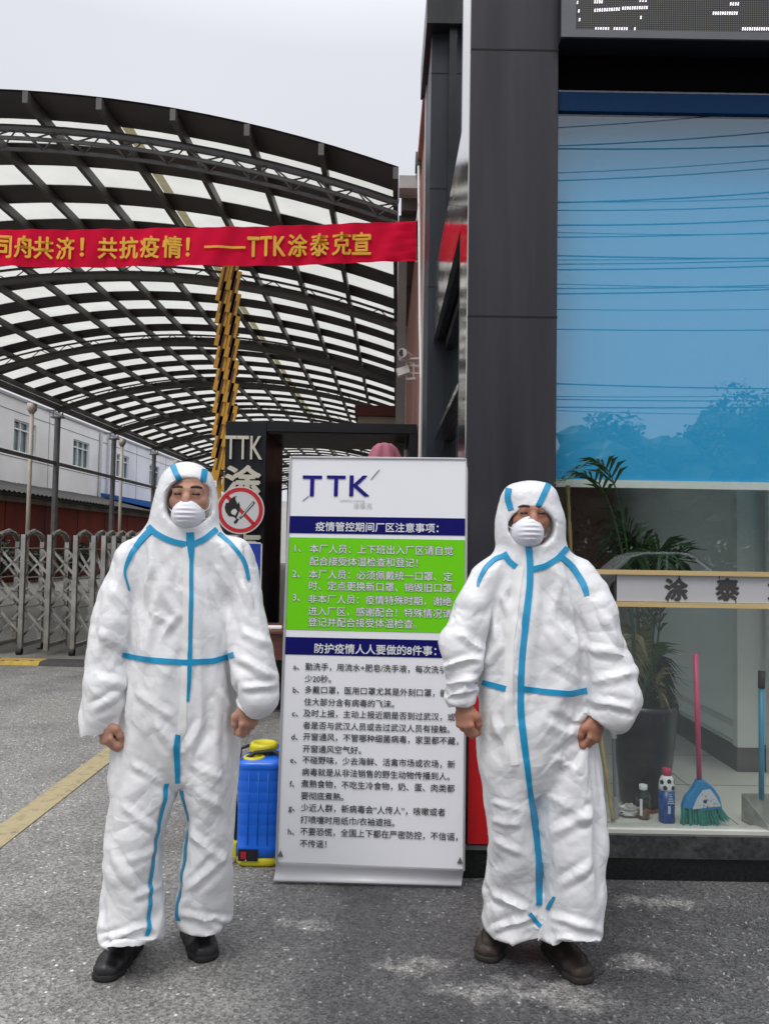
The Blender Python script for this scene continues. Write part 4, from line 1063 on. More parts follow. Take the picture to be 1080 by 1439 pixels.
prof += [(hw*.99,zB_+.004),(hw*1.0,zB_+.02),(hw*.96,zB_+.03),(hw*.80,zB_+.04),(hw*.5,zB_+.043)]
mb = MB(); mb.lathe(sc, prof, 48, 1.0, .92, 5.0)
for i in (-1, 0, 1):                                   # vertical ribs
    mb.obox(sc+(i*hw*.42,-hw*.905,(zA_+zB_)/2), (.0015,0,0), (0,.001,0), (0,0,(zB_-zA_)/2-.01))
tank = mb.build('tank', M_blue, t, True); 
mb = MB(); mb.lathe(sc+(.03,.09,0), [(hw*.7,zB_),(hw*.72,zB_+.05),(hw*.68,zB_+.062),(hw*.45,zB_+.066)], 40, 1, .8, 4.0); mb.build('rear_shoulder', M_blue, t, True)
def lid(px, py, wpx, hpx, Y, nm):
    c = at(px, py, Y); r = wpx/2/FPX*Y; h = hpx/FPX*Y
    mb = MB(); mb.lathe(c+(0,0,-h*.5), [(r*.8,-.02),(r*.8,.0),(r*.97,.002),(r,.006),(r,h*.55),(r*.93,h*.75),(r*.7,h*.8),(r*.66,h*.7)], 36)
    o = mb.build(nm, M_yl, t, True)
    mb = MB()
    for k in range(24):
        a = 2*math.pi*k/24; mb.tube([c+(r*math.cos(a),r*math.sin(a),-h*.45), c+(r*math.cos(a),r*math.sin(a),h*.03)], .0022, 4)
    mb.build('grip_rib', M_yl, o); return o
lid(371, 1047, 38, 15, spY+.16, 'filler_cap'); lid(357, 1066, 31, 14, spY+.08, 'front_cap')
mb = MB(); mb.lathe(sc, [(hw*.93,.004),(hw*.97,.012),(hw*.97,zA_-.052),(hw*.9,zA_-.05)], 40, 1.0, .92, 4.0); mb.build('base', M_yl, t, True)
mb = MB(); c = at(349,1203,spY); fy = sc[1]-hw*.92*.965
mb.box((c[0]-.048,fy-.008,zp(1211)),(c[0]+.040,fy+.002,zp(1195))); pnl = mb.build('control_panel', mat('panel_dark', (.015,.015,.02), .35), t)
mb = MB(); mb.box((c[0]-.035,fy-.014,zp(1207)),(c[0]-.010,fy-.0085,zp(1198))); mb.build('switch', mat('switch_red', (.45,.015,.03), .35), pnl)
mb = MB(); mb.prism(circ(.012,16), (c[0]+.02,fy-.0085,zp(1203)), X_, Z_, NN, .004); mb.build('dial', M_black, pnl)
mb = MB(); mb.prism(circ(.003,8), (c[0]-.012,fy-.0085,zp(1209.5)), X_, Z_, NN, .003); mb.build('indicator', M_wh, pnl)
mb = MB(); mb.box((sx1-.004,sc[1]-.06,zp(1150)),(sx1+.003,sc[1]+.04,zp(1112))); mb.build('side_label', M_black, t)
mb = MB()
zt2 = zB_+.055
mb.tube([(sx0-.004,sc[1]-.02,zA_),(sx0-.012,sc[1]-.05,zA_+.3),(sx0,sc[1]-.06,zB_+.02),(sc[0]-.03,sc[1]-.02,zt2+.005),(sc[0]+.05,sc[1]-.0,zt2+.01),(sx1-.01,sc[1]-.03,zB_+.05),(sx1+.006,sc[1]-.02,zB_-.06),(sx1+.005,sc[1]+.02,zA_+.05)], .010, 8)
mb.build('strap', M_black, t, True)
mb = MB(); mb.obox((sx0-.008,sc[1]-.04,zp(1200)), (.014,0,0), (0,.03,0), (0,0,.03)); mb.build('hose_fitting', M_yl, t)
mb = MB(); mb.tube([(sx0-.01,sc[1]-.03,zp(1196)),(sx0-.04,sc[1]+.02,zp(1185)),(sx0-.03,sc[1]+.1,.3),(sx0-.02,sc[1]+.13,.47),(sx0+.03,sc[1]+.05,zt2+.02)], .008, 8); mb.build('hose', M_black, t, True)
# ================================================================== STREET SIDE SEEN IN THE WINDOW'S REFLECTION
rnd = random.Random(21)
M_tl = mat('tree_leaf', (.045,.075,.03), .5, var=.6, vscale=1.2); M_bark = mat('bark', (.09,.07,.05), .9, var=.4, vscale=6)
def make_tree(x, y, h, w, lb, seed):
    r = random.Random(seed)
    t = thing('street_tree', (x,y,0), lb, 'tree', 'trees across the street')
    mb = MB(); mb.tube([(x,y,0),(x+.1,y,h*.25),(x-.05,y+.1,h*.5),(x,y,h*.8)], [.22,.17,.12,.04], 10)
    for k in range(7):
        a = k*.9; mb.tube([(x,y,h*(.28+.05*k)),(x+w*.25*math.cos(a),y+w*.25*math.sin(a),h*(.42+.05*k)),(x+w*.42*math.cos(a),y+w*.42*math.sin(a),h*(.5+.055*k))], [.09,.05,.02], 6)
    mb.build('trunk', M_bark, t)
    mb = MB()
    for k in range(26):                                # dense inner mass of the crown
        a = r.uniform(0,6.28); rr = w*.34*r.random()**.5; zz = h*r.uniform(.3,.82); c_ = (x+rr*math.cos(a), y+rr*math.sin(a), zz); n_ = 10; V = []; F = []
        for j in range(7):
            for i in range(n_):
                q = r.uniform(.8,1.15); th = math.pi*(j+.01)/6.02
                V.append((c_[0]+w*.2*q*math.sin(th)*math.cos(6.283*i/n_), c_[1]+w*.2*q*math.sin(th)*math.sin(6.283*i/n_), c_[2]+h*.11*q*math.cos(th)))
        for j in range(6):
            for i in range(n_): F.append((j*n_+i, (j+1)*n_+i, (j+1)*n_+(i+1)%n_, j*n_+(i+1)%n_))
        mb.add(V, F)
    for k in range(44):
        a = r.uniform(0,6.28); rr = w*.5*r.random()**.5; zz = h*r.uniform(.28,.92); rr *= math.sqrt(max(.05,1-((zz/h-.5)/.5)**2))
        leaf_cloud(mb, (x+rr*math.cos(a), y+rr*math.sin(a), zz), (w*.15,w*.15,h*.09), 80, r, .17)
    mb.build('crown', M_tl, t)
for i, (x, y, h, w_, lb) in enumerate(((5.5,-26,6.6,5.5,'nearest round tree left in the window reflection'),(9.5,-27,7.4,5.5,'second tree in the window reflection with a domed crown'),(13,-26,7.2,4.5,'third tree in the window reflection, a little lower'),(16.5,-27,9.0,6,'tallest tree in the window reflection'),(21,-26,7.8,6,'rightmost tree in the window reflection'),(1,-27,6.5,6,'tree behind the photographer, left of the reflected row'),(-6,-29,7.0,7,'tree behind the photographer, far from the reflected row'))):
    make_tree(x, y, h, w_, lb, i+40)
hd = MB(); rr = random.Random(8)
for i in range(46): leaf_cloud(hd, (-4+i*.72, -24.5+rr.uniform(-.4,.4), 1.3), (.8,.6,1.3), 260, rr, .20)
tag(hd.build('hedge', M_tl), 'long dark hedge below the trees in the window reflection', 'hedge')
# parked cars across the street
M_rub = mat('tyre_rubber', (.015,.015,.015), .8); M_win = mat('car_glass', (.012,.015,.017), .06, spec=.8); M_rim = mat('alloy', (.45,.45,.46), .3, .8)
def car(x, y, L_, col, lb):
    t = thing('parked_car', (x,y,0), lb, 'car', 'cars parked across the street')
    pb = [(-.5,.32),(-.49,.62),(-.47,.78),(-.30,.86),(.24,.88),(.42,.80),(.49,.68),(.5,.34),(.40,.22),(-.40,.22)]
    pc = [(-.36,.84),(-.24,1.30),(-.14,1.42),(.08,1.44),(.17,1.38),(.31,.87)]
    pw_ = [(-.31,.90),(-.225,1.26),(-.14,1.36),(.075,1.375),(.145,1.32),(.255,.92)]
    M_c = mat(lb+' paint', col, .25, coat=.6)
    mb = MB(); mb.prism([(a*L_, z) for a, z in pb], (x,y-.88,0), (1,0,0), (0,0,1), (0,1,0), 1.76); bevel(mb.build('body', M_c, t), .07, 3)
    mb = MB(); mb.prism([(a*L_, z) for a, z in pc], (x,y-.70,0), (1,0,0), (0,0,1), (0,1,0), 1.40); bevel(mb.build('cabin', M_c, t), .07, 3)
    for s_ in (-1, 1):
        mb = MB(); mb.prism([(a*L_, z) for a, z in pw_], (x,y+s_*.703,0), (1,0,0), (0,0,1), (0,s_,0), .006); w_ = mb.build('side_window', M_win, t)
        mb = MB(); mb.box((x-.04,y+s_*.712-.003,.9),(x+.02,y+s_*.712+.003,1.37)); mb.build('pillar', M_c, w_)
        for a in (-.31, .31):
            mb = MB(); mb.tube([(x+a*L_,y+s_*.72,.32),(x+a*L_,y+s_*.885,.32)], .32, 24); o = mb.build('wheel', M_rub, t)
            mb = MB(); mb.tube([(x+a*L_,y+s_*.80,.32),(x+a*L_,y+s_*.892,.32)], .20, 16); mb.build('rim', M_rim, o)
        mb = MB(); mb.obox((x-.485*L_,y+s_*.62,.66), (.03,0,0), (0,.16,0), (0,0,.06)); mb.build('tail_light', mat('tail_red', (.3,.01,.01), .3), t)
        mb = MB(); mb.obox((x+.478*L_,y+s_*.62,.66), (.04,0,0), (0,.18,0), (0,0,.06)); mb.build('headlight', M_rim, t)
car(8.2, -16, 4.5, (.62,.63,.64), 'pale silver car mirrored faintly in the lower shop window')
car(13.2, -15.2, 4.3, (.70,.70,.68), 'white car mirrored at the right edge of the lower shop window')
# power lines: poles and sagging wires
pl_ = thing('power_line', (8,-10,0), 'bundle of sagging overhead wires between two poles, mirrored in the window', 'power line')
M_wire = mat('wire_black', (.02,.02,.022), .6)
for x in (-22, 34):
    mb = MB(); mb.tube([(x,-10.4,0),(x,-10.4,12.5)], [.16,.11], 12)
    for z in (7.2,9.3,11.2): mb.bar((x,-11.2,z),(x,-9.4,z), .1, .12)
    mb.build('pole', mat('pole_concrete', (.3,.3,.29), .9, var=.1), pl_)
rows = [(176,152),(202,183),(206,202),(240,222),(251,234),(282,268),(281,276),(293,287),(314,307),(324,326),(331,325),(357,361),(363,360),(369,364),(377,372),(397,402),(403.5,399),(411,405),(433,433),(461,462),(538,545),(556,555),(560,562),(571,571),(576,582)]
for i, (yl, yr) in enumerate(rows):
    dist = 17.0 + (i % 3)*.35                              # virtual distance of the mirrored wire plane
    def zz(px, py): return at(px, py, dist)[2]
    xL, xR = at(785,yl,dist)[0], at(1080,yr,dist)[0]; zL, zR = zz(785,yl), zz(1080,yr)
    y = -(dist - 2*FY); sl = (zR-zL)/(xR-xL); cv = .006 if i < 10 else .003
    xs = np.linspace(-22, 34, 57); mb = MB()
    mb.tube([(x, y, zL + sl*(x-xL) + cv*(x-xL)*(x-xR)) for x in xs], .011 + .004*((i*7) % 3), 5, False)
    mb.build('wire', M_wire, pl_, True)
# ================================================================== PEOPLE (distance fields meshed with surface nets)
class Field:
    def __init__(s, lo, hi, h):
        s.lo = np.asarray(lo, float); s.h = h
        s.n = np.ceil((np.asarray(hi)-s.lo)/h).astype(int)+1
        s.D = np.full(s.n, 0.2, np.float32)
        s.ax = [(s.lo[i]+h*np.arange(s.n[i])).astype(np.float32) for i in range(3)]
    def reg(s, lo, hi):
        a = np.clip(np.floor((np.asarray(lo)-s.lo)/s.h).astype(int), 0, s.n); b = np.clip(np.ceil((np.asarray(hi)-s.lo)/s.h).astype(int)+1, 0, s.n)
        sl = tuple(slice(int(i), int(j)) for i, j in zip(a, b))
        X = s.ax[0][sl[0]][:,None,None]; Y = s.ax[1][sl[1]][None,:,None]; Z = s.ax[2][sl[2]][None,None,:]
        return sl, X, Y, Z
    def put(s, lo, hi, fn, k=0.02, mode='add', m=0.03):
        lo = np.asarray(lo)-m-k; hi = np.asarray(hi)+m+k
        sl, X, Y, Z = s.reg(lo, hi); A = s.D[sl]
        if A.size == 0: return
        d = fn(X, Y, Z).astype(np.float32)
        if mode == 'add':
            h = np.maximum(k-np.abs(A-d), 0)/max(k,1e-6); s.D[sl] = np.minimum(A, d) - h*h*k*.25
        else:
            d = -d; h = np.maximum(k-np.abs(A-d), 0)/max(k,1e-6); s.D[sl] = np.maximum(A, d) + h*h*k*.25
    def ell(s, c, r, k=.02, mode='add', M=None):
        c = np.asarray(c, float); r = np.asarray(r, float); Mx = np.eye(3) if M is None else np.asarray(M, float)   # rows: local axes
        R_ = max(r)
        def fn(X, Y, Z):
            x, y, z = X-c[0], Y-c[1], Z-c[2]
            q = 0
            for i in range(3): q = q + ((x*Mx[i][0]+y*Mx[i][1]+z*Mx[i][2])/r[i])**2
            return (np.sqrt(q)-1)*min(r)
        e = np.sqrt(((Mx*r[:,None])**2).sum(0))
        s.put(c-e, c+e, fn, k, mode)
    def tube(s, pts, k=.02, flat=(False, False), ks=None, mode='add', ref=(0,1,0)):
        """pts: list of (P, a, b): elliptical sections; a across (axis x ref), b along ref"""
        P = [np.asarray(p[0], float) for p in pts]; A = [p[1] for p in pts]; B = [p[2] for p in pts]
        n = len(P); mx = max(A+B); lo = np.min(P, 0)-mx; hi = np.max(P, 0)+mx
        def fn(X, Y, Z):
            out = None
            for i in range(n-1):
                p, q = P[i], P[i+1]; ax = q-p; Ls = np.linalg.norm(ax); ax = ax/Ls
                u = nrm(np.cross(ax, ref)); v = np.cross(u, ax)
                x, y, z = X-p[0], Y-p[1], Z-p[2]
                w = x*ax[0]+y*ax[1]+z*ax[2]; t = np.clip(w/Ls, 0, 1)
                tt = t
                a = A[i]+(A[i+1]-A[i])*tt; b = B[i]+(B[i+1]-B[i])*tt
                uu = x*u[0]+y*u[1]+z*u[2]; vv = x*v[0]+y*v[1]+z*v[2]; e = w-t*Ls
                mn = np.minimum(a, b)
                d = (np.sqrt((uu/a)**2+(vv/b)**2+(e/mn)**2)-1)*mn
                if i == 0 and flat[0]: d = np.maximum(d, -w)
                if out is None: out = d
                else:
                    kk = .012; h = np.maximum(kk-np.abs(out-d), 0)/kk; out = np.minimum(out, d)-h*h*kk*.25
            if flat[1]:
                ax = nrm(P[-1]-P[-2]); out = np.maximum(out, (X-P[-1][0])*ax[0]+(Y-P[-1][1])*ax[1]+(Z-P[-1][2])*ax[2])
            return out
        s.put(lo, hi, fn, k, mode)
    def mesh(s, smooth=2, level=0.0):
        D = s.D - np.float32(level); n = s.n; h = s.h
        ins = D < 0
        c = [ins[i:n[0]-1+i, j:n[1]-1+j, k:n[2]-1+k] for i in (0,1) for j in (0,1) for k in (0,1)]
        cnt = np.zeros(c[0].shape, np.int8)
        for q in c: cnt += q
        act = np.argwhere((cnt > 0) & (cnt < 8)); ids = np.full(cnt.shape, -1, np.int32)
        ids[act[:,0], act[:,1], act[:,2]] = np.arange(len(act))
        off = [(i,j,k) for i in (0,1) for j in (0,1) for k in (0,1)]
        val = np.stack([D[act[:,0]+o[0], act[:,1]+o[1], act[:,2]+o[2]] for o in off], 1).astype(float)
        acc = np.zeros((len(act),3)); num = np.zeros(len(act))
        for a in range(8):
            for b in range(a+1, 8):
                df = [abs(off[a][t]-off[b][t]) for t in range(3)]
                if sum(df) != 1: continue
                va, vb = val[:,a], val[:,b]; m = (va < 0) != (vb < 0)
                t = np.where(m, va/np.where(m, va-vb, 1), 0)
                pa = np.array(off[a], float); pb = np.array(off[b], float)
                acc += m[:,None]*(pa+(pb-pa)*t[:,None]); num += m
        V = s.lo + (act + acc/num[:,None])*h
        F = []
        for ax in range(3):
            sl0 = [slice(None)]*3; sl1 = [slice(None)]*3; sl0[ax] = slice(0, n[ax]-1); sl1[ax] = slice(1, n[ax])
            a, b = ins[tuple(sl0)], ins[tuple(sl1)]; e = np.argwhere(a != b); o1, o2 = [(1,2),(2,0),(0,1)][ax]
            ok = (e[:,o1] > 0) & (e[:,o2] > 0) & (e[:,o1] < n[o1]-1) & (e[:,o2] < n[o2]-1); e = e[ok]
            def cell(d1, d2):
                q = e.copy(); q[:,o1] -= d1; q[:,o2] -= d2; return ids[q[:,0], q[:,1], q[:,2]]
            Q = np.stack([cell(1,1), cell(0,1), cell(0,0), cell(1,0)], 1)
            fl = ~a[e[:,0], e[:,1], e[:,2]]; Q[fl] = Q[fl][:, ::-1]; F.append(Q)
        F = np.concatenate(F)
        for _ in range(smooth):
            S_ = np.zeros_like(V); C_ = np.zeros(len(V))
            for i in range(4):
                a, b = F[:,i], F[:,(i+1)%4]
                for t in range(3): S_[:,t] += np.bincount(a, V[b,t], len(V)) + np.bincount(b, V[a,t], len(V))
                C_ += np.bincount(a, minlength=len(V)) + np.bincount(b, minlength=len(V))
            V = V*.5 + .5*S_/C_[:,None]
        return V, F
def normals(V, F):
    n = np.cross(V[F[:,2]]-V[F[:,0]], V[F[:,3]]-V[F[:,1]]); N_ = np.zeros_like(V)
    for i in range(4):
        for t in range(3): N_[:,t] += np.bincount(F[:,i], n[:,t], len(V))
    return N_/(np.linalg.norm(N_, axis=1)[:,None]+1e-12)

# ---- fold fields
def vnoise(P, sc, seed):
    """smooth value noise, vectorised"""
    Q = P*sc + np.array((seed*17.3, seed*5.7, seed*9.1)); I = np.floor(Q).astype(np.int64); f = Q-I; f = f*f*(3-2*f)
    def hsh(a): 
        x = (a[:,0]*73856093) ^ (a[:,1]*19349663) ^ (a[:,2]*83492791) ^ (seed*2654435)
        x = (x ^ (x >> 13))*1274126177 & 0x7fffffff; x = (x ^ (x >> 15))*668265263 & 0x7fffffff
        return (x % 65536)/32768.0-1
    out = 0
    for dx in (0,1):
        for dy in (0,1):
            for dz in (0,1):
                wt = (f[:,0] if dx else 1-f[:,0])*(f[:,1] if dy else 1-f[:,1])*(f[:,2] if dz else 1-f[:,2])
                out = out + wt*hsh(I+np.array((dx,dy,dz)))
    return out
def crumple(P, seed, amp):
    """Film-like cloth: long sharp creases of several directions, each family switched on in patches"""
    r = np.random.RandomState(seed); d = np.zeros(len(P))
    W = np.stack([vnoise(P, 4.5, seed+50+i) for i in range(3)], 1)*.035
    Q = P + W
    fam = [(5,1.5,1.5),(6,1.6,1.5),(7.5,2.0,1.15),(9,2.2,1.0),(12,3,.6),(14,4,.5),(20,6,.22),(26,8,.15)]
    for i, (fa, fl, a) in enumerate(fam):
        th = rad([40,-42,62,-65,25,-25,80,-50][i]+r.uniform(-12,12))        # direction of the crease line
        al = np.array((math.cos(th), 0, math.sin(th))); ac = np.array((-math.sin(th), 0, math.cos(th)))
        R_ = np.stack([Q@al*fl, Q@ac*fa, Q[:,1]*fa*.6], 1)
        n = vnoise(R_, 1.0, seed*3+i)
        msk = np.clip(vnoise(P, 3.6, seed+i*7)*2.0+.12, 0, 1)
        sg = 1 if i % 3 else -1
        d += sg*a*msk*(np.abs(n)-.28)
    return d*amp

def facet(P, th, fa, fl, seed):
    """piecewise planar noise (linear on tetrahedra): flat facets that meet in sharp creases"""
    al = np.array((math.cos(th), 0, math.sin(th))); ac = np.array((-math.sin(th), 0, math.cos(th)))
    Q = np.stack([P@al*fl, P@ac*fa, P[:,1]*fa*.7], 1)@np.array(((1,.33,.2),(-.25,1,.3),(.15,-.3,1))) + np.array((seed*7.31, seed*3.77, seed*1.93))
    I = np.floor(Q).astype(np.int64); f = Q-I
    def hsh(a):
        x = (a[:,0]*73856093) ^ (a[:,1]*19349663) ^ (a[:,2]*83492791) ^ (seed*2654435)
        x = (x ^ (x >> 13))*1274126177 & 0x7fffffff; x = (x ^ (x >> 15))*668265263 & 0x7fffffff
        return (x % 65536)/32768.0-1
    o = np.argsort(-f, 1); fs = np.take_along_axis(f, o, 1); c = I.copy(); out = (1-fs[:,0])*hsh(c)
    for j in range(3):
        c = c.copy(); c[np.arange(len(c)), o[:,j]] += 1
        out += (fs[:,j]-(fs[:,j+1] if j < 2 else 0))*hsh(c)
    return out
def film(P, seed):
    W = np.stack([vnoise(P, 3.5, seed+80+i) for i in range(3)], 1)*.04; Q = P+W
    m1 = np.clip(vnoise(P, 3.2, seed+21)*1.6+.75, .15, 1.3); m2 = np.clip(vnoise(P, 3.8, seed+22)*1.8+.55, 0, 1.3)
    return 1.6*(.0058*facet(Q, rad(52), 9.5, 3.4, seed+1)*m1 + .0055*facet(Q, rad(-48), 10.5, 3.8, seed+2)*m2
            + .0030*facet(Q, rad(18), 19, 8, seed+3)*m1 + .0022*facet(Q, rad(-70), 26, 12, seed+4)*m2)

# ---- materials
M_suit = None
def suit_mat(name, col):
    m = bpy.data.materials.new(name); m.use_nodes = True
    nt = m.node_tree; N = nt.nodes; L = nt.links; b = N['Principled BSDF']
    b.inputs['Base Color'].default_value = (*col, 1); b.inputs['Roughness'].default_value = .42; b.inputs['Specular IOR Level'].default_value = .45
    tc = N.new('ShaderNodeTexCoord')
    nz = N.new('ShaderNodeTexNoise'); nz.inputs['Scale'].default_value = 9; nz.inputs['Detail'].default_value = 2
    L.new(tc.outputs['Object'], nz.inputs['Vector'])
    ad = N.new('ShaderNodeVectorMath'); ad.operation = 'MULTIPLY_ADD'; ad.inputs[1].default_value = (.12,.12,.12)
    L.new(nz.outputs['Color'], ad.inputs[0]); L.new(tc.outputs['Object'], ad.inputs[2])
    hs = []
    for sc, wt, rot, stv in ((1.0, 1.0, .75, (3,9,11)), (1.0, .7, -.8, (4,10,14)), (1.0, .12, .2, (14,22,34))):
        mp = N.new('ShaderNodeMapping'); mp.inputs['Rotation'].default_value = (0, rot, 0); L.new(ad.outputs[0], mp.inputs[0])
        m2 = N.new('ShaderNodeMapping'); m2.inputs['Scale'].default_value = stv; L.new(mp.outputs[0], m2.inputs[0])
        v = N.new('ShaderNodeTexNoise'); v.inputs['Scale'].default_value = 1; v.inputs['Detail'].default_value = 1; L.new(m2.outputs[0], v.inputs['Vector'])
        s0 = N.new('ShaderNodeMath'); s0.operation = 'SUBTRACT'; s0.inputs[1].default_value = .5; L.new(v.outputs[0], s0.inputs[0])
        s1_ = N.new('ShaderNodeMath'); s1_.operation = 'ABSOLUTE'; L.new(s0.outputs[0], s1_.inputs[0])
        mu = N.new('ShaderNodeMath'); mu.operation = 'MULTIPLY'; mu.inputs[1].default_value = wt; L.new(s1_.outputs[0], mu.inputs[0]); hs.append(mu.outputs[0])
    n3 = N.new('ShaderNodeTexNoise'); n3.inputs['Scale'].default_value = 300; L.new(tc.outputs['Object'], n3.inputs['Vector'])
    s0 = N.new('ShaderNodeMath'); L.new(hs[0], s0.inputs[0]); L.new(hs[1], s0.inputs[1])
    s1 = N.new('ShaderNodeMath'); L.new(s0.outputs[0], s1.inputs[0]); L.new(hs[2], s1.inputs[1])
    s2 = N.new('ShaderNodeMath'); s2.operation = 'MULTIPLY_ADD'; s2.inputs[1].default_value = .01; L.new(n3.outputs[0], s2.inputs[0]); L.new(s1.outputs[0], s2.inputs[2])
    bp = N.new('ShaderNodeBump'); bp.inputs['Strength'].default_value = .30; bp.inputs['Distance'].default_value = .03
    L.new(s2.outputs[0], bp.inputs['Height']); L.new(bp.outputs[0], b.inputs['Normal'])
    return m
M_suit = suit_mat('white_coverall_film', (.745,.745,.755))
M_tape = mat('blue_seam_tape', (.005,.27,.50), .4, var=.05, vscale=8)
M_flap = mat('white_flap', (.82,.82,.81), .45)
M_mask = mat('white_mask_fibre', (.74,.74,.79), .85, bump=.1, bscale=300)
def skin_mat(name, col):
    return mat(name, col, .5, var=.16, vscale=14, bump=.12, bscale=160, sss=.12, spec=.4)

def hand(f, wrist, d, n, w, sc=1.0):
    """loosely closed fist. d: down the forearm, n: out of the back of the hand, w: from index to little finger"""
    wrist, d, n, w = np.asarray(wrist, float), nrm(d), nrm(n), nrm(w)
    L_ = lambda a, b, c: wrist + sc*(d*a + w*b + n*c)
    f.tube([(L_(-.05,0,0), .026*sc, .022*sc), (L_(.0,0,0), .027*sc, .021*sc), (L_(.035,.0,0), .036*sc, .018*sc), (L_(.072,0,.002), .040*sc, .015*sc)], .014, ref=tuple(n))
    lens = [.040,.045,.042,.033]; offs = [-.029,-.010,.010,.028]; rad_ = [.0098,.0102,.0096,.0084]; curl = [34,42,48,54]; fwd = [.074,.078,.075,.068]
    for i in range(4):
        p = L_(fwd[i], offs[i], .004); ang = rad(curl[i]); P = [(p, rad_[i]*sc*1.08, rad_[i]*sc*1.08)]
        for j, (k, da) in enumerate(((1.0,0),(.62,66),(.48,42))):
            ang += rad(da); p = p + sc*lens[i]*k*(d*math.cos(ang) - n*math.sin(ang)) + sc*w*(-offs[i]*.04); r = rad_[i]*sc*(1-.07*(j+1)); P.append((p, r, r))
        f.tube(P, .0035, ref=tuple(w))
    f.tube([(L_(.018,-.030,-.006), .014*sc, .014*sc), (L_(.045,-.046,-.016), .0125*sc, .0125*sc), (L_(.072,-.044,-.026), .0105*sc, .0105*sc), (L_(.092,-.032,-.032), .0085*sc, .0085*sc)], .007, ref=tuple(n))

def head(f, c, yaw=0.0, pitch=0.0, sc=1.0):
    cy, sy = math.cos(yaw), math.sin(yaw)
    X = np.array((cy, sy, 0)); Y = np.array((-sy, cy, 0)); Z = np.array((0,0,1.0))
    if pitch: Y, Z = Y*math.cos(pitch)+Z*math.sin(pitch), Z*math.cos(pitch)-Y*math.sin(pitch)
    Mx = np.stack([X,Y,Z]); L_ = lambda x, y, z: np.asarray(c, float) + sc*(X*x+Y*y+Z*z)
    E = lambda p, r, k=.02, mode='add': f.ell(L_(*p), np.array(r)*sc, k, mode, Mx)
    E((0,.012,.035), (.077,.096,.082)); E((0,-.018,-.045), (.062,.072,.070), .04)
    E((0,-.040,-.092), (.032,.038,.026), .03)
    for s in (-1, 1):
        E((s*.043,-.058,-.028), (.026,.026,.024), .025)                 # cheekbones
        E((s*.079,.012,-.012), (.010,.022,.033), .01)                    # ears
        E((s*.033,-.094,.000), (.017,.012,.0085), .014, 'sub')           # eye hollows
    f.tube([(L_(-.050,-.073,.019), .010*sc,.010*sc), (L_(-.02,-.089,.017), .010*sc,.010*sc), (L_(.02,-.089,.017), .010*sc,.010*sc), (L_(.050,-.073,.019), .010*sc,.010*sc)], .016)
    f.tube([(L_(0,-.088,.010), .0095*sc,.010*sc), (L_(0,-.104,-.018), .012*sc,.012*sc), (L_(0,-.112,-.036), .015*sc,.013*sc)], .012)
    for s in (-1, 1):
        E((s*.015,-.100,-.040), (.010,.011,.009), .008)
        f.tube([(L_(s*.016,-.0815,.004), .006*sc,.006*sc), (L_(s*.033,-.0875,.0065), .0062*sc,.0062*sc), (L_(s*.049,-.0775,.002), .0055*sc,.0055*sc)], .006)   # upper lids
        f.tube([(L_(s*.018,-.082,-.006), .005*sc,.005*sc), (L_(s*.033,-.086,-.0085), .0058*sc,.0058*sc), (L_(s*.047,-.0775,-.006), .005*sc,.005*sc)], .006)  # lower lids
    f.tube([(L_(-.022,-.088,-.068), .006*sc,.006*sc), (L_(0,-.095,-.066), .0075*sc,.007*sc), (L_(.022,-.088,-.068), .006*sc,.006*sc)], .008)
    f.tube([(L_(0,.02,-.06), .056*sc,.058*sc), (L_(0,.04,-.20), .056*sc,.058*sc)], .03)
    return L_, X, Y, Z

def strips(name, bvh, par, m, polylines, thick=.0035):
    """tape laid on the cloth: polylines of (px, py, width px); hit points come from the cloth surface itself"""
    for pl in polylines:
        mb = MB()
        pl = np.asarray(pl, float); seg = np.linalg.norm(np.diff(pl[:,:2], axis=0), axis=1); s = np.concatenate([[0], np.cumsum(seg)])
        n = max(3, int(s[-1]/3.0)); q = np.linspace(0, s[-1], n)
        X = np.interp(q, s, pl[:,0]); Y = np.interp(q, s, pl[:,1]); Wd = np.interp(q, s, pl[:,2])
        if n > 6:
            kx = np.array([.25,.5,.25]); 
            for _ in range(2): X[1:-1] = np.convolve(X, kx, 'valid'); Y[1:-1] = np.convolve(Y, kx, 'valid')
        tx, ty = np.gradient(X), np.gradient(Y); l = np.hypot(tx, ty)+1e-9; nx_, ny_ = -ty/l, tx/l
        rows = []
        for i in range(n):
            r = []
            for u in (-.5, -.17, .17, .5):
                d = ray(X[i]+nx_[i]*Wd[i]*u, Y[i]+ny_[i]*Wd[i]*u)
                h, nn_, _, dist = bvh.ray_cast(Vector(CAM), Vector(d))
                r.append(None if h is None else (np.array(h), np.array(nn_), dist))
            if any(x is None for x in r): rows.append(None); continue
            md = np.median([x[2] for x in r])
            if max(abs(x[2]-md) for x in r) > .08: rows.append(None); continue
            rows.append([(p if nv@(p-CAM) < 0 else p, nv if nv@(p-CAM) < 0 else -nv) for p, nv, _ in r])
        linked = False
        for i in range(n-1):
            a, b = rows[i], rows[i+1]
            if a is None or b is None: linked = False; continue
            if np.linalg.norm(a[1][0]-b[1][0]) > .06: linked = False; continue
            if i == 0 or rows[i-1] is None or not linked:
                k = len(mb.v); mb.v += [tuple(p+nv*thick) for p, nv in a]
            linked = True; kb = len(mb.v); mb.v += [tuple(p+nv*thick) for p, nv in b]
            for j in range(3): mb.f.append((k+j, k+j+1, kb+j+1, kb+j))
            for e, o_ in ((0, 0), (3, 1)):                # thin edge down to the cloth, vertices of its own
                e0 = len(mb.v); mb.v += [tuple(a[e][0]+a[e][1]*thick), tuple(b[e][0]+b[e][1]*thick), tuple(b[e][0]-b[e][1]*.001), tuple(a[e][0]-a[e][1]*.001)]
                mb.f.append((e0, e0+1, e0+2, e0+3))
            k = kb
        if mb.v: mb.build(name, m, par, True)

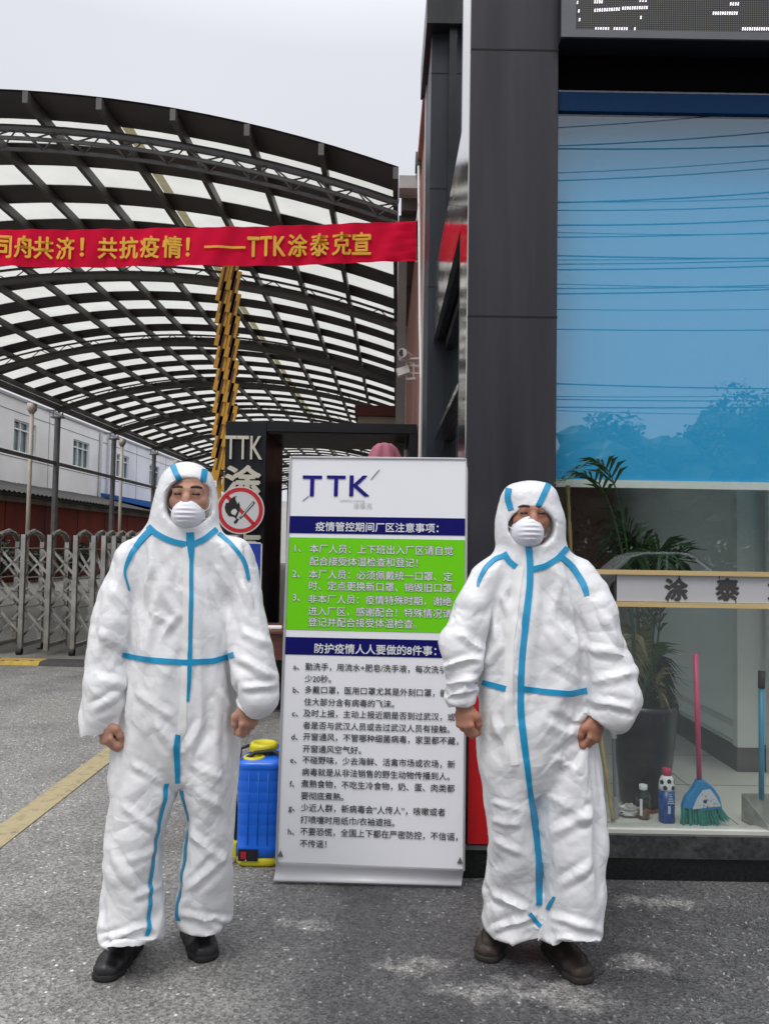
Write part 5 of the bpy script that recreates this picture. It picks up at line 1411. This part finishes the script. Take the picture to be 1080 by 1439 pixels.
def leg_tape(bvh, par, axis, s, side, wd, thick=.0042):
    """seam tape down the inside of a trouser leg; axis: points down the middle of the leg, s: which side is the inside"""
    P = [np.asarray(p) for p in axis]; zs = np.array([p[2] for p in P])[::-1]; rows = []
    d = nrm((s*side,-math.sqrt(1-side*side),0)); t = np.array((-d[1], d[0], 0))
    for z in np.arange(zs[-1], zs[0]+.012, -.012):
        c = np.array((np.interp(z, zs, [p[0] for p in P][::-1]), np.interp(z, zs, [p[1] for p in P][::-1]), z)); r = []
        for u in (-.5, -.17, .17, .5):
            h, nn_, _, ds = bvh.ray_cast(Vector(c + d*.135 + t*wd*u), Vector(-d))
            if h is not None and (np.array(h)-c)@d > .02: nv = np.array(nn_); r.append((np.array(h), nv if nv@d > 0 else -nv))
        rows.append(r if len(r) == 4 else None)
    mb = MB(); prev = None
    for r in rows:
        if r is None: continue
        if prev is not None and np.linalg.norm(r[1][0]-prev[1][0]) < .035:
            k = len(mb.v); mb.v += [tuple(p+nv*thick) for p, nv in prev+r]
            for j in range(3): mb.f.append((k+j, k+j+1, k+4+j+1, k+4+j))
        prev = r
    if mb.v: mb.build('seam_tape', M_tape, par, True)

def shoe(name, heel, toe, m_up, m_sole, par, seam=None, w=.050, lab=None):
    heel, toe = np.array((*heel[:2], 0.0)), np.array((*toe[:2], 0.0))
    a = nrm(toe-heel); Ls = np.linalg.norm(toe-heel); sd = np.array((-a[1], a[0], 0))*-1; L_ = lambda u, v, z: heel + a*u*Ls + sd*v + np.array((0,0,z))
    lo = np.min([heel,toe],0)-.09; hi = np.max([heel,toe],0)+.09; lo[2] = -.01; hi[2] = .17
    f = Field(lo, hi, .0038)
    f.tube([(L_(.10,0,.045),.034,.045),(L_(.30,0,.045),.036,.045),(L_(.52,.002,.040),.041,.042),(L_(.72,.004,.034),w*.94,.036),(L_(.86,.003,.028),w*.86,.030)], .02, ref=(0,0,1))
    f.tube([(L_(.16,0,.06),.034,.045),(L_(.20,0,.15),.042,.052)], .03)
    def cut(X, Y, Z): return (Z-.016)+0*X+0*Y
    sl, X, Y, Z = f.reg(lo, hi); f.D[sl] = np.maximum(f.D[sl], (.014-Z)+0*X+0*Y)
    V, F = f.mesh(1); Nn = normals(V, F); V = V + Nn*(.0012*vnoise(V, 60, 5)+.0015*(vnoise(V, 28, 9)))[:,None]
    o = raw_obj('shoe', V, F, m_up, par, True)
    if lab: o['label'] = lab
    f = Field(lo, hi, .0038)
    f.tube([(L_(.10,0,.010),.037,.03),(L_(.30,0,.010),.038,.03),(L_(.52,.002,.010),.044,.03),(L_(.74,.004,.010),w*1.03,.03),(L_(.87,.003,.010),w*.93,.03)], .02, ref=(0,0,1))
    sl, X, Y, Z = f.reg(lo, hi); f.D[sl] = np.maximum(np.maximum(f.D[sl], Z-.024+0*X+0*Y), .001-Z+0*X+0*Y)
    V, F = f.mesh(1); raw_obj('sole', V, F, m_sole, o, True)
    if seam:
        b = BVHTree.FromPolygons([tuple(v) for v in np.array(o.data.vertices and [v.co[:] for v in o.data.vertices])+base_of(o)], [tuple(p.vertices) for p in o.data.polygons]); mb = MB(); P = []
        for t in np.linspace(-2.4, 2.4, 33):
            q = L_(.70+.20*math.cos(t), .031*math.sin(t) if abs(t) < 1.6 else .031*math.sin(t)*1.15, .2)
            h = b.ray_cast(Vector(q), Vector((0,0,-1)))[0]
            if h is not None: P.append(np.array(h)+(0,0,.0005))
        if len(P) > 3: mb.tube(P, .0026, 5); mb.build('apron_seam', seam, o, True)
    return o

def drape(V, F, pin, PV, PF, sp):
    """let the film coverall hang on the figure: a short cloth simulation with a little surplus cloth, then one subdivision"""
    col = raw_obj('drape_body', PV, PF, None); col.modifiers.new('c', 'COLLISION')
    col.collision.thickness_outer = .004; col.collision.thickness_inner = .02; col.collision.cloth_friction = 12
    o = raw_obj('drape_cloth', V, F, None); vg = o.vertex_groups.new(name='pin')
    lv = np.round(pin*10).astype(int)
    for k in range(1, 11):
        ix = np.nonzero(lv == k)[0]
        if len(ix): vg.add(ix.tolist(), k/10, 'REPLACE')
    m = o.modifiers.new('cloth', 'CLOTH'); c = m.settings
    c.quality = 5; c.mass = .12; c.air_damping = 2.0; c.time_scale = .7
    c.tension_stiffness = 30; c.compression_stiffness = 30; c.shear_stiffness = 12; c.bending_stiffness = sp.get('bend', 4)
    c.tension_damping = 8; c.compression_damping = 8; c.shear_damping = 8; c.bending_damping = .5
    c.effector_weights.gravity = sp.get('grav', .3); c.vertex_group_mass = 'pin'; c.pin_stiffness = 4; c.shrink_min = -sp.get('grow', .032)
    m.collision_settings.use_collision = True; m.collision_settings.distance_min = .004; m.collision_settings.collision_quality = 2
    m.point_cache.frame_start = 1; m.point_cache.frame_end = 60
    n = sp.get('frames', 21)
    ts = bpy.data.scenes.new('drape')                       # a scene of its own, so that only these two objects are evaluated
    for q in (o, col): S.collection.objects.unlink(q); ts.collection.objects.link(q)
    for fr in range(1, n+1): ts.frame_set(fr)
    dg = ts.view_layers[0].depsgraph; dg.update(); me = o.evaluated_get(dg).to_mesh()
    W = np.zeros(len(me.vertices)*3); me.vertices.foreach_get('co', W); W = W.reshape(-1, 3)
    o.evaluated_get(dg).to_mesh_clear()
    bpy.data.objects.remove(o); bpy.data.objects.remove(col); bpy.data.scenes.remove(ts)
    t = raw_obj('drape_cloth', W, F, None); sb = t.modifiers.new('s', 'SUBSURF'); sb.levels = 2
    dg = bpy.context.evaluated_depsgraph_get(); me = t.evaluated_get(dg).to_mesh()
    W = np.zeros(len(me.vertices)*3); me.vertices.foreach_get('co', W); W = W.reshape(-1, 3); F2 = np.array([tuple(p.vertices) for p in me.polygons])
    t.evaluated_get(dg).to_mesh_clear(); bpy.data.objects.remove(t)
    return W, F2

def person(sp):
    Y0 = sp['Y']; k = lambda Y: Y/FPX
    base = np.array((*at(*sp['base'], Y0)[:2], 0))
    A = lambda px, py, Y: at(px, py, Y)
    def T(f, secs, kk=.03, flat=(False,False), scale=(1,1), ref=(0,1,0)):
        f.tube([(A(px,py,Y), hw*k(Y)*scale[0], b*scale[1]) for (px,py,Y,hw,b) in secs], kk, flat, ref=ref)
    # ---------- body (skin): one continuous mesh from the pelvis out
    hc = A(*sp['head']); lo = hc.copy(); hi = hc.copy()
    allp = [A(s[0],s[1],s[2]) for key in ('torso','armL','armR','legL','legR') for s in sp[key]]
    lo = np.min(allp+[hc],0)-.16; hi = np.max(allp+[hc],0)+.20; lo[2] = .02
    f = Field(lo, hi, .0036)
    T(f, sp['torso'], .03, (0,0), (.62,.62))
    for arm, leg in (('armL','legL'),('armR','legR')):
        T(f, sp[arm], .03, (0,0), (.42,.42)) if False else None
        ap = sp[arm]; wr = sp['wrist'+arm[-1]]
        sh, el = A(*ap[0][:3]), A(*ap[len(ap)//2][:3]); w_ = A(*wr[:3])
        f.tube([(A(sp['torso'][1][0]+(-30 if arm[-1]=='L' else 30), sp['torso'][1][1]+24, Y0), .05,.05), (sh,.030,.032), (el,.027,.027), (w_,.022,.020)], .04)
        T(f, sp[leg][:-1], .03, (0,0), (.55,.55))
    Lh, X, Y, Z = head(f, hc, sp.get('yaw',0), sp.get('pitch',0), sp.get('hs',1.0))
    for sd in 'LR':
        s = -1 if sd == 'L' else 1; wr = A(*sp['wrist'+sd][:3]); tp = A(*sp['knuckle'+sd][:3]); d = nrm(tp-wr)
        n = nrm(np.array((s*.62,-.78,0)) - d*np.dot(d,(s*.62,-.78,0))); w = nrm(np.cross(n, d))*(-1); 
        if np.dot(w, (s,0,0)) < 0: w = -w
        hand(f, wr, d, n, w, sp.get('hand',1.0))
    V, F = f.mesh(1)
    body = raw_obj('person', V-base, F, skin_mat(sp['skin'], sp['skincol']), None, True); body.location = Vector(base)
    tag(body, sp['label'], 'person')
    bvf = BVHTree.FromPolygons([tuple(v) for v in V], [tuple(q) for q in F])
    M_eye = mat('eye_dark', (.012,.009,.008), .15); M_brow = mat('brow_hair', (.055,.03,.022), .9)
    for s in (-1, 1):
        mb = MB(); c = Lh(s*.0335,-.0885,-.0008); n = 12; V2 = []; F2 = []
        for j in range(n+1):
            for i in range(16):
                th = math.pi*j/n; ph = 2*math.pi*i/16
                V2.append(c+X*.0145*math.sin(th)*math.cos(ph)+Y*.009*math.sin(th)*math.sin(ph)+Z*.0050*math.cos(th))
        for j in range(n):
            for i in range(16): F2.append((j*16+i, j*16+(i+1)%16, (j+1)*16+(i+1)%16, (j+1)*16+i))
        raw_obj('eye', V2, F2, M_eye, body, True)
        mb = MB(); P = []
        for u in np.linspace(0, 1, 9):
            p0 = Lh(s*(.014+.040*u), -.2, .0225+.006*math.sin(u*2.4)-.004*u); h = bvf.ray_cast(Vector(p0), Vector(Y))[0]
            if h is not None: P.append(np.array(h)+Y*.0005)
        if len(P) > 3: mb.tube(P, [.0028+.0030*math.sin(math.pi*(i+1)/(len(P)+1)) for i in range(len(P))], 6); mb.build('eyebrow', M_brow, body, True)
    # ---------- coverall
    f = Field(lo-.06, hi+.08, sp.get('res', .0095))
    T(f, sp['torso'], .05)
    T(f, sp['legL'], .012, (0,1)); 
    T(f, sp['legR'], .012, (0,1))
    T(f, sp['armL'], .022, (0,1)); T(f, sp['armR'], .022, (0,1))
    T(f, sp['hood'], .035)
    for e in sp.get('extra', ()):
        f.tube([(A(px,py,Y), hw*k(Y), b) for (px,py,Y,hw,b) in e], .03)
    # face opening: a hole right through the front of the hood
    (ox, oy, orx, ory) = sp['opening']; fy = hc[1]-.045
    oc = A(ox, oy, fy); rx, rz = orx*k(fy), ory*k(fy)
    up = nrm(A(ox, oy-30, fy)-A(ox, oy, fy))
    def op(Xg, Yg, Zg):
        x, z = Xg-oc[0], Zg-oc[2]; q = (np.sqrt((x/rx)**2+(np.abs(z)/rz)**2.2)-1)*min(rx, rz)
        return np.maximum(q, Yg-fy-.03)
    f.put(oc-(rx,.25,rz), oc+(rx,.09,rz), op, .012, 'sub')
    PV_, PF_ = f.mesh(1, -sp.get('slack', .024))                # the body the cloth hangs on
    V, F = f.mesh(2)
    # open the trouser hems and the loose cuffs: drop the faces that close them
    keep = np.ones(len(F), bool); cen = V[F].mean(1); fn_ = np.cross(V[F[:,2]]-V[F[:,0]], V[F[:,3]]-V[F[:,1]]); fn_ /= np.linalg.norm(fn_, axis=1)[:,None]+1e-12
    for key in ['legL','legR']+['arm'+q for q in 'LR' if q not in sp['elastic']]:
        p, q = A(*sp[key][-2][:3]), A(*sp[key][-1][:3]); ax = nrm(q-p); rel = cen-q
        keep &= ~((np.abs(rel@ax) < .022) & (np.linalg.norm(rel, axis=1) < .15) & (fn_@ax > .45))
    F = F[keep]; used = np.unique(F); mp_ = np.full(len(V), -1); mp_[used] = np.arange(len(used)); V = V[used]; F = mp_[F]
    # pins: hood and elastic cuffs stay, the rest is free
    rr = np.sqrt(((V[:,0]-oc[0])/rx)**2 + ((V[:,2]-oc[2])/rz)**2)
    pin = np.clip((V[:,2]-(oc[2]-rz*1.9))/.05, 0, 1)*.9
    for sd in 'LR':
        c = A(*sp['arm'+sd][-1][:3]); rr2 = np.linalg.norm(V-c, axis=1)
        if sd in sp['elastic']: pin = np.maximum(pin, np.clip(1.6-rr2/.035, 0, 1))
    for key in ('legL','legR'):
        p, q = A(*sp[key][-2][:3]), A(*sp[key][-1][:3]); ax = nrm(q-p); rel = V-q; h_ = -(rel@ax)
        pin = np.maximum(pin, np.where(np.linalg.norm(rel-np.outer(rel@ax, ax), axis=1) < .16, np.clip(1-h_/.05, 0, 1)*sp.get('hempin', .12), 0))
    Nn = normals(V, F)
    d = crumple(V, sp['seed'], sp.get('amp', .011))
    for (pts, amp, wid) in sp.get('folds', ()):
        pts3 = np.asarray(pts, float); PV = V-CAM; dep = PV@_f
        px = 540+FPX*(PV@CR)/dep; py = 719.5-FPX*(PV@CU)/dep
        best = np.full(len(V), 1e9); along = np.zeros(len(V)); m_ = len(pts3)-1
        for i in range(m_):
            p, q = pts3[i], pts3[i+1]; ax = q-p; l2 = ax@ax; t = np.clip(((px-p[0])*ax[0]+(py-p[1])*ax[1])/l2, 0, 1)
            dd = np.hypot(px-p[0]-t*ax[0], py-p[1]-t*ax[1]); up_ = dd < best; best[up_] = dd[up_]; along[up_] = ((i+t)/m_)[up_]
        taper = np.clip(np.minimum(along, 1-along)*4+.25, 0, 1)
        front = Nn[:,1] < .25
        x_ = best/(wid*.8)
        d += front*.95*amp*taper*(np.exp(-np.abs(x_)**1.25*1.1) - .42*np.exp(-((x_-1.9)/.8)**2))
    V = V + Nn*(d*sp.get('seedfold', 1.0)*(1-.8*np.clip((V[:,2]-(oc[2]-rz*1.7))/.05, 0, 1)))[:,None]
    V2, F2 = drape(V, F, pin, PV_, PF_, sp)
    N2 = normals(V2, F2); fr_ = 1-.85*np.clip((V2[:,2]-(oc[2]-rz*1.6))/.05, 0, 1)
    V2 = V2 + N2*(film(V2, sp['seed']+9)*fr_)[:,None]
    suit = raw_obj('coverall', V2, F2, M_suit, body, True)
    V, F = V2, F2
    bv = BVHTree.FromPolygons([tuple(v) for v in V], [tuple(q) for q in F])
    strips('zip_flap', bv, suit, M_flap, sp['flap'], .003)
    strips('seam_tape', bv, suit, M_tape, sp['tape'], .0042)
    for key, s_, sd_ in sp.get('legtape', ()):
        leg_tape(bv, suit, [A(*q[:3]) for q in sp[key][1:]], s_, sd_, .015)
    # ---------- mask
    mc = A(*sp['mask'][:2], hc[1]-.075); mr, mh = sp['mask'][2]*k(hc[1]-.1), sp['mask'][3]*k(hc[1]-.1)
    V = []; F = []; nr, na = 22, 56
    for j in range(nr+1):
        u = j/nr
        for i in range(na):
            th = 2*math.pi*i/na; cx, cz = math.cos(th), math.sin(th)
            nose = 1+.10*math.exp(-((th-math.pi/2)/.45)**2)
            x = mr*u*cx; z = mh*u*cz*nose - .004
            y = -.060*math.sqrt(max(0,1-u**2.6)) - .004*(1-u)
            zz = z/mh
            if u < .84: y -= .0042*(.5+.5*math.cos((zz-.02)*math.pi/.155))*(abs(zz) < .62)*(1-(u/.84)**6)
            if u > .9: y += .002*(u-.9)/.1
            V.append(mc + X*x + Y*(y+.012*(abs(cx)*u)**2*1.6) + Z*z)
    for j in range(nr):
        for i in range(na): F.append((j*na+i, j*na+(i+1)%na, (j+1)*na+(i+1)%na, (j+1)*na+i))
    mk = raw_obj('mask', V, [q[::-1] for q in F], M_mask, body, True); so = mk.modifiers.new('thickness','SOLIDIFY'); so.thickness = .002
    rim = MB(); P = [np.array(v) for v in V[-na:]]; rim.tube(P+[P[0]], .0022, 6, False); rim.build('rim', M_mask, mk, True)
    for s in (-1, 1):
        mb = MB(); e = [mc+X*s*mr*.93+Z*.008, mc+X*s*(mr+.012)+Y*.028+Z*.022, Lh(s*.080,.0,.0)]
        mb.tube(e, .0013, 5); e2 = [mc+X*s*mr*.90-Z*.018, mc+X*s*(mr+.012)+Y*.03-Z*.012, Lh(s*.078,.01,-.03)]; mb.tube(e2, .0013, 5)
        mb.build('strap', M_flap, mk)
    mb = MB(); mb.tube([mc+X*x+Y*(-.030-.012*(1-abs(x)/.03))+Z*(mh*.86-abs(x)*.55) for x in np.linspace(-.026,.026,9)], .0016, 5); mb.build('nose_clip', mat('nose_clip', (.25,.25,.28), .4, .6), mk)
    for s_ in sp['shoes']:
        shoe('shoe', s_[0], s_[1], sp['shoemat'], sp['solemat'], body, sp.get('seam'))
    return body

Y1, Y2 = 2.72, 2.76
p1 = dict(Y=Y1, base=(247,1340), seed=4, amp=.009, skin='skin_tan', skincol=(.43,.225,.155), yaw=.08, hs=.93,
    label='left man in white coverall standing before the round sign, black shoes', head=(268.5,696,2.735),
    torso=[(260,756,2.74,40,.085),(259,777,2.74,78,.110),(256,820,2.74,79,.135),(254,870,2.73,77,.145),(252,925,2.72,77,.150),(250,985,2.72,81,.152),(249,1025,2.72,82,.145)],
    armL=[(185,786,2.73,27,.085),(167,830,2.71,26,.085),(154,890,2.68,29,.085),(146,945,2.66,31,.085),(141,990,2.65,34,.085),(141,1021,2.64,34,.08)],
    armR=[(329,780,2.73,27,.085),(348,835,2.71,25,.085),(355,900,2.67,29,.085),(361,945,2.65,31,.085),(363,972,2.64,29,.08),(353,988,2.64,21,.055),(349,996,2.64,17,.042)],
    legL=[(206,1025,2.71,43,.13),(202,1085,2.70,42,.12),(197,1140,2.69,38.5,.108),(190,1200,2.68,38,.102),(189,1250,2.67,38,.10),(188,1276,2.66,39,.098),(187,1300,2.65,38.5,.097),(187,1316,2.64,38,.096)],
    legR=[(293,1025,2.73,43,.13),(296,1085,2.74,38.5,.12),(294,1140,2.745,36,.108),(288,1200,2.755,35.5,.102),(285,1240,2.77,35.5,.10),(284,1256,2.78,36,.098),(284,1272,2.78,36,.097),(284,1287,2.78,35.5,.096)],
    hood=[(263,688,2.75,40,.108),(262,705,2.75,43,.122),(260,728,2.75,46,.128),(258,748,2.745,48,.118),(257,768,2.74,52,.105)],
    opening=(267,707,31,33), mask=(263,722,23.5,20.5),
    wristL=(146,1013,2.63), knuckleL=(151,1040,2.615), wristR=(349,989,2.635), knuckleR=(349,1026,2.62), hand=.90, legtape=(('legL',1,.80),('legR',-1,.62)),
    elastic='R',
    tape=[[(267,748,11),(268,766,11),(268.5,776,9),(269,790,5),(269,850,5),(267.5,905,5),(266,950,5),(264,985,4)],
          [(250,1032,7),(248,1050,9),(249,1075,8),(250,1100,6)],
          [(209,740,8),(217,748,8),(230,756,8),(246,762,8),(261,765,8)],[(271,765,8),(287,758,8),(304,744,8)],
          [(214,744,9),(200,758,8),(185,777,7),(177,795,5),(175,806,3),(182,830,2)],[(307,750,5),(321,761,5),(335,776,5),(345,794,5),(349,815,4)],
          [(242,651,8),(246,662,8),(252,674,8),(258,685,8)],[(289,650,8),(287,662,8),(285,677,8)],
          [(172,920,7),(190,924,7),(215,928,8),(259,931,8),(300,929,8),(329,920,7)]],
    flap=[[(262,768,8),(261.5,850,8),(259.5,930,8),(258,985,9),(256,1025,12),(252,1040,6)]],
    folds=[([(230,830),(250,860),(225,890)],.012,7),([(200,850),(240,870)],.009,6),([(300,830),(325,880),(318,910)],.012,7),([(185,960),(245,1000)],.010,7),([(300,960),(325,990)],.010,6),
           ([(215,1000),(250,1045)],.012,8),([(290,1000),(258,1045)],.012,8),([(180,1060),(235,1085)],.010,6),([(270,1090),(322,1125)],.011,7),([(262,1060),(318,1080)],.010,6),([(165,1110),(225,1150)],.010,6),
           ([(180,1190),(226,1170)],.011,6),([(160,1175),(200,1235)],.012,7),([(190,1240),(228,1225)],.010,6),([(260,1150),(315,1190)],.011,7),([(262,1230),(318,1180)],.012,7),([(155,1300),(205,1280)],.012,6),([(165,1318),(215,1305)],.010,5),([(262,1265),(318,1280)],.012,6),([(275,1255),(300,1295)],.010,6),
           ([(130,880),(175,905)],.011,7),([(125,940),(172,955)],.011,7),([(122,985),(160,960)],.010,6),([(340,880),(384,900)],.011,7),([(338,915),(388,945)],.012,7),([(345,960),(390,955)],.011,6),([(150,820),(178,860)],.010,7),([(337,810),(360,850)],.010,7),([(215,790),(195,840)],.010,8),([(300,790),(325,830)],.010,8)],
    shoes=[((-.872,2.86),(-.91,2.61)),((-.715,2.965),(-.58,2.75))], shoemat=mat('black_leather', (.014,.014,.015), .42, var=.2, vscale=20, spec=.5), solemat=mat('black_sole', (.009,.009,.009), .7))
p2 = dict(Y=Y2, base=(752,1340), seed=11, amp=.009, skin='skin_ruddy', skincol=(.37,.17,.11), yaw=.0, pitch=-.05, hs=.92,
    label='right man in white coverall standing before the black column, brown shoes', head=(742,724,2.77),
    torso=[(750,784,2.78,43,.09),(750,808,2.78,72,.115),(749,850,2.77,75,.14),(748,900,2.76,74,.152),(747,960,2.76,76,.158),(749,1010,2.76,79,.155),(752,1045,2.76,81,.15)],
    armL=[(682,812,2.77,25,.085),(662,850,2.74,26,.085),(645,895,2.71,28,.088),(643,930,2.69,27,.085),(646,962,2.68,24,.075),(648,982,2.67,21,.058),(650,993,2.67,17,.045)],
    armR=[(817,808,2.77,25,.085),(838,850,2.74,26,.085),(849,900,2.71,30,.09),(858,940,2.69,36,.098),(864,972,2.67,38,.098),(861,992,2.66,31,.085),(846,1005,2.66,22,.055),(841,1013,2.66,18,.045)],
    legL=[(714,1045,2.77,45,.13),(719,1110,2.78,42,.12),(723,1180,2.79,37,.115),(722,1240,2.80,37,.11),(723,1260,2.80,35,.10),(723,1282,2.81,36,.098),(724,1300,2.81,35,.096)],
    legR=[(793,1045,2.75,46,.13),(801,1110,2.74,43,.125),(805,1180,2.73,43,.12),(801,1240,2.72,38,.112),(797,1274,2.71,36.5,.104),(796,1296,2.70,36.5,.10),(796,1313,2.69,36,.099)],
    hood=[(743,716,2.79,43,.104),(744,734,2.79,48,.125),(744,752,2.79,48,.130),(747,772,2.785,46,.118),(749,790,2.78,52,.105)],
    extra=[[(724,697,2.76,17,.055),(763,697,2.76,17,.055)]],
    opening=(745,741,31,26), mask=(741.5,747,23.5,21.5),
    wristL=(651,991,2.665), knuckleL=(654,1028,2.65), wristR=(838,1010,2.655), knuckleR=(832,1046,2.64), hand=.92,
    elastic='LR',
    tape=[[(742,768,9),(744.5,790,9),(744,820,9),(739,870,9),(733.5,920,9),(731.5,960,9),(731.5,1000,9),(737,1050,9),(741.5,1085,8),(744,1110,7),(748.5,1140,8),(753,1170,9),(756.5,1205,9),(757,1240,9),(757,1272,8)],
          [(708,777,8),(714,788,8),(725,797,8)],[(748,800,8),(765,796,8),(783,785,8),(796,770,8)],
          [(708,781,6),(695,786,6),(682,798,6),(673,815,5),(671,824,3)],[(789,784,8),(802,795,8),(814,812,9),(821,825,9),(824,837,7)],
          [(716,680,8),(713,700,8),(718,717,8)],[(770,681,8),(762,698,8),(753,717,8)],
          [(678,959,7),(692,963,8),(711,968,8)],[(736,968,8),(765,972,8),(800,975,8),(825,970,8)],
          [(779,1260,3),(774,1268,5),(769,1278,5)],[(743,1283,5),(752,1294,6),(759,1302,6)]],
    flap=[[(729,796,14),(722,850,14),(716,900,13),(714,960,12),(715,1010,12),(720,1050,13),(723,1075,12)]],
    folds=[([(690,850),(700,900)],.010,7),([(700,830),(730,880)],.009,6),([(770,860),(815,900)],.011,8),([(800,850),(815,890)],.010,6),([(770,920),(818,950)],.009,7),([(680,930),(705,900)],.010,6),
           ([(690,990),(720,1060)],.010,7),([(760,1000),(830,1040)],.012,9),([(770,1050),(835,1090)],.012,9),([(765,1100),(840,1150)],.012,9),([(775,1160),(845,1130)],.012,8),([(690,1110),(735,1120)],.009,5),([(690,1135),(735,1140)],.009,5),([(695,1160),(735,1180)],.009,6),
           ([(690,1240),(745,1265)],.013,7),([(700,1290),(750,1270)],.012,6),([(780,1230),(835,1200)],.012,7),([(770,1270),(830,1290)],.012,6),([(775,1300),(830,1308)],.010,5),
           ([(618,930),(665,915)],.012,6),([(622,955),(668,945)],.012,6),([(628,975),(668,965)],.010,5),([(640,880),(672,905)],.011,6),([(826,905),(885,915)],.012,7),([(830,950),(895,935)],.012,7),([(826,975),(890,985)],.011,7),([(850,860),(868,890)],.010,6),([(720,815),(700,840)],.008,7),([(790,815),(775,860)],.008,8)],
    shoes=[((.475,3.01),(.380,2.77)),((.622,2.90),(.710,2.645))], shoemat=mat('brown_leather', (.030,.021,.016), .5, var=.25, vscale=20, spec=.4), solemat=mat('dark_brown_sole', (.018,.014,.012), .7), seam=mat('seam_brown', (.018,.013,.010), .6))
person(p1); person(p2)
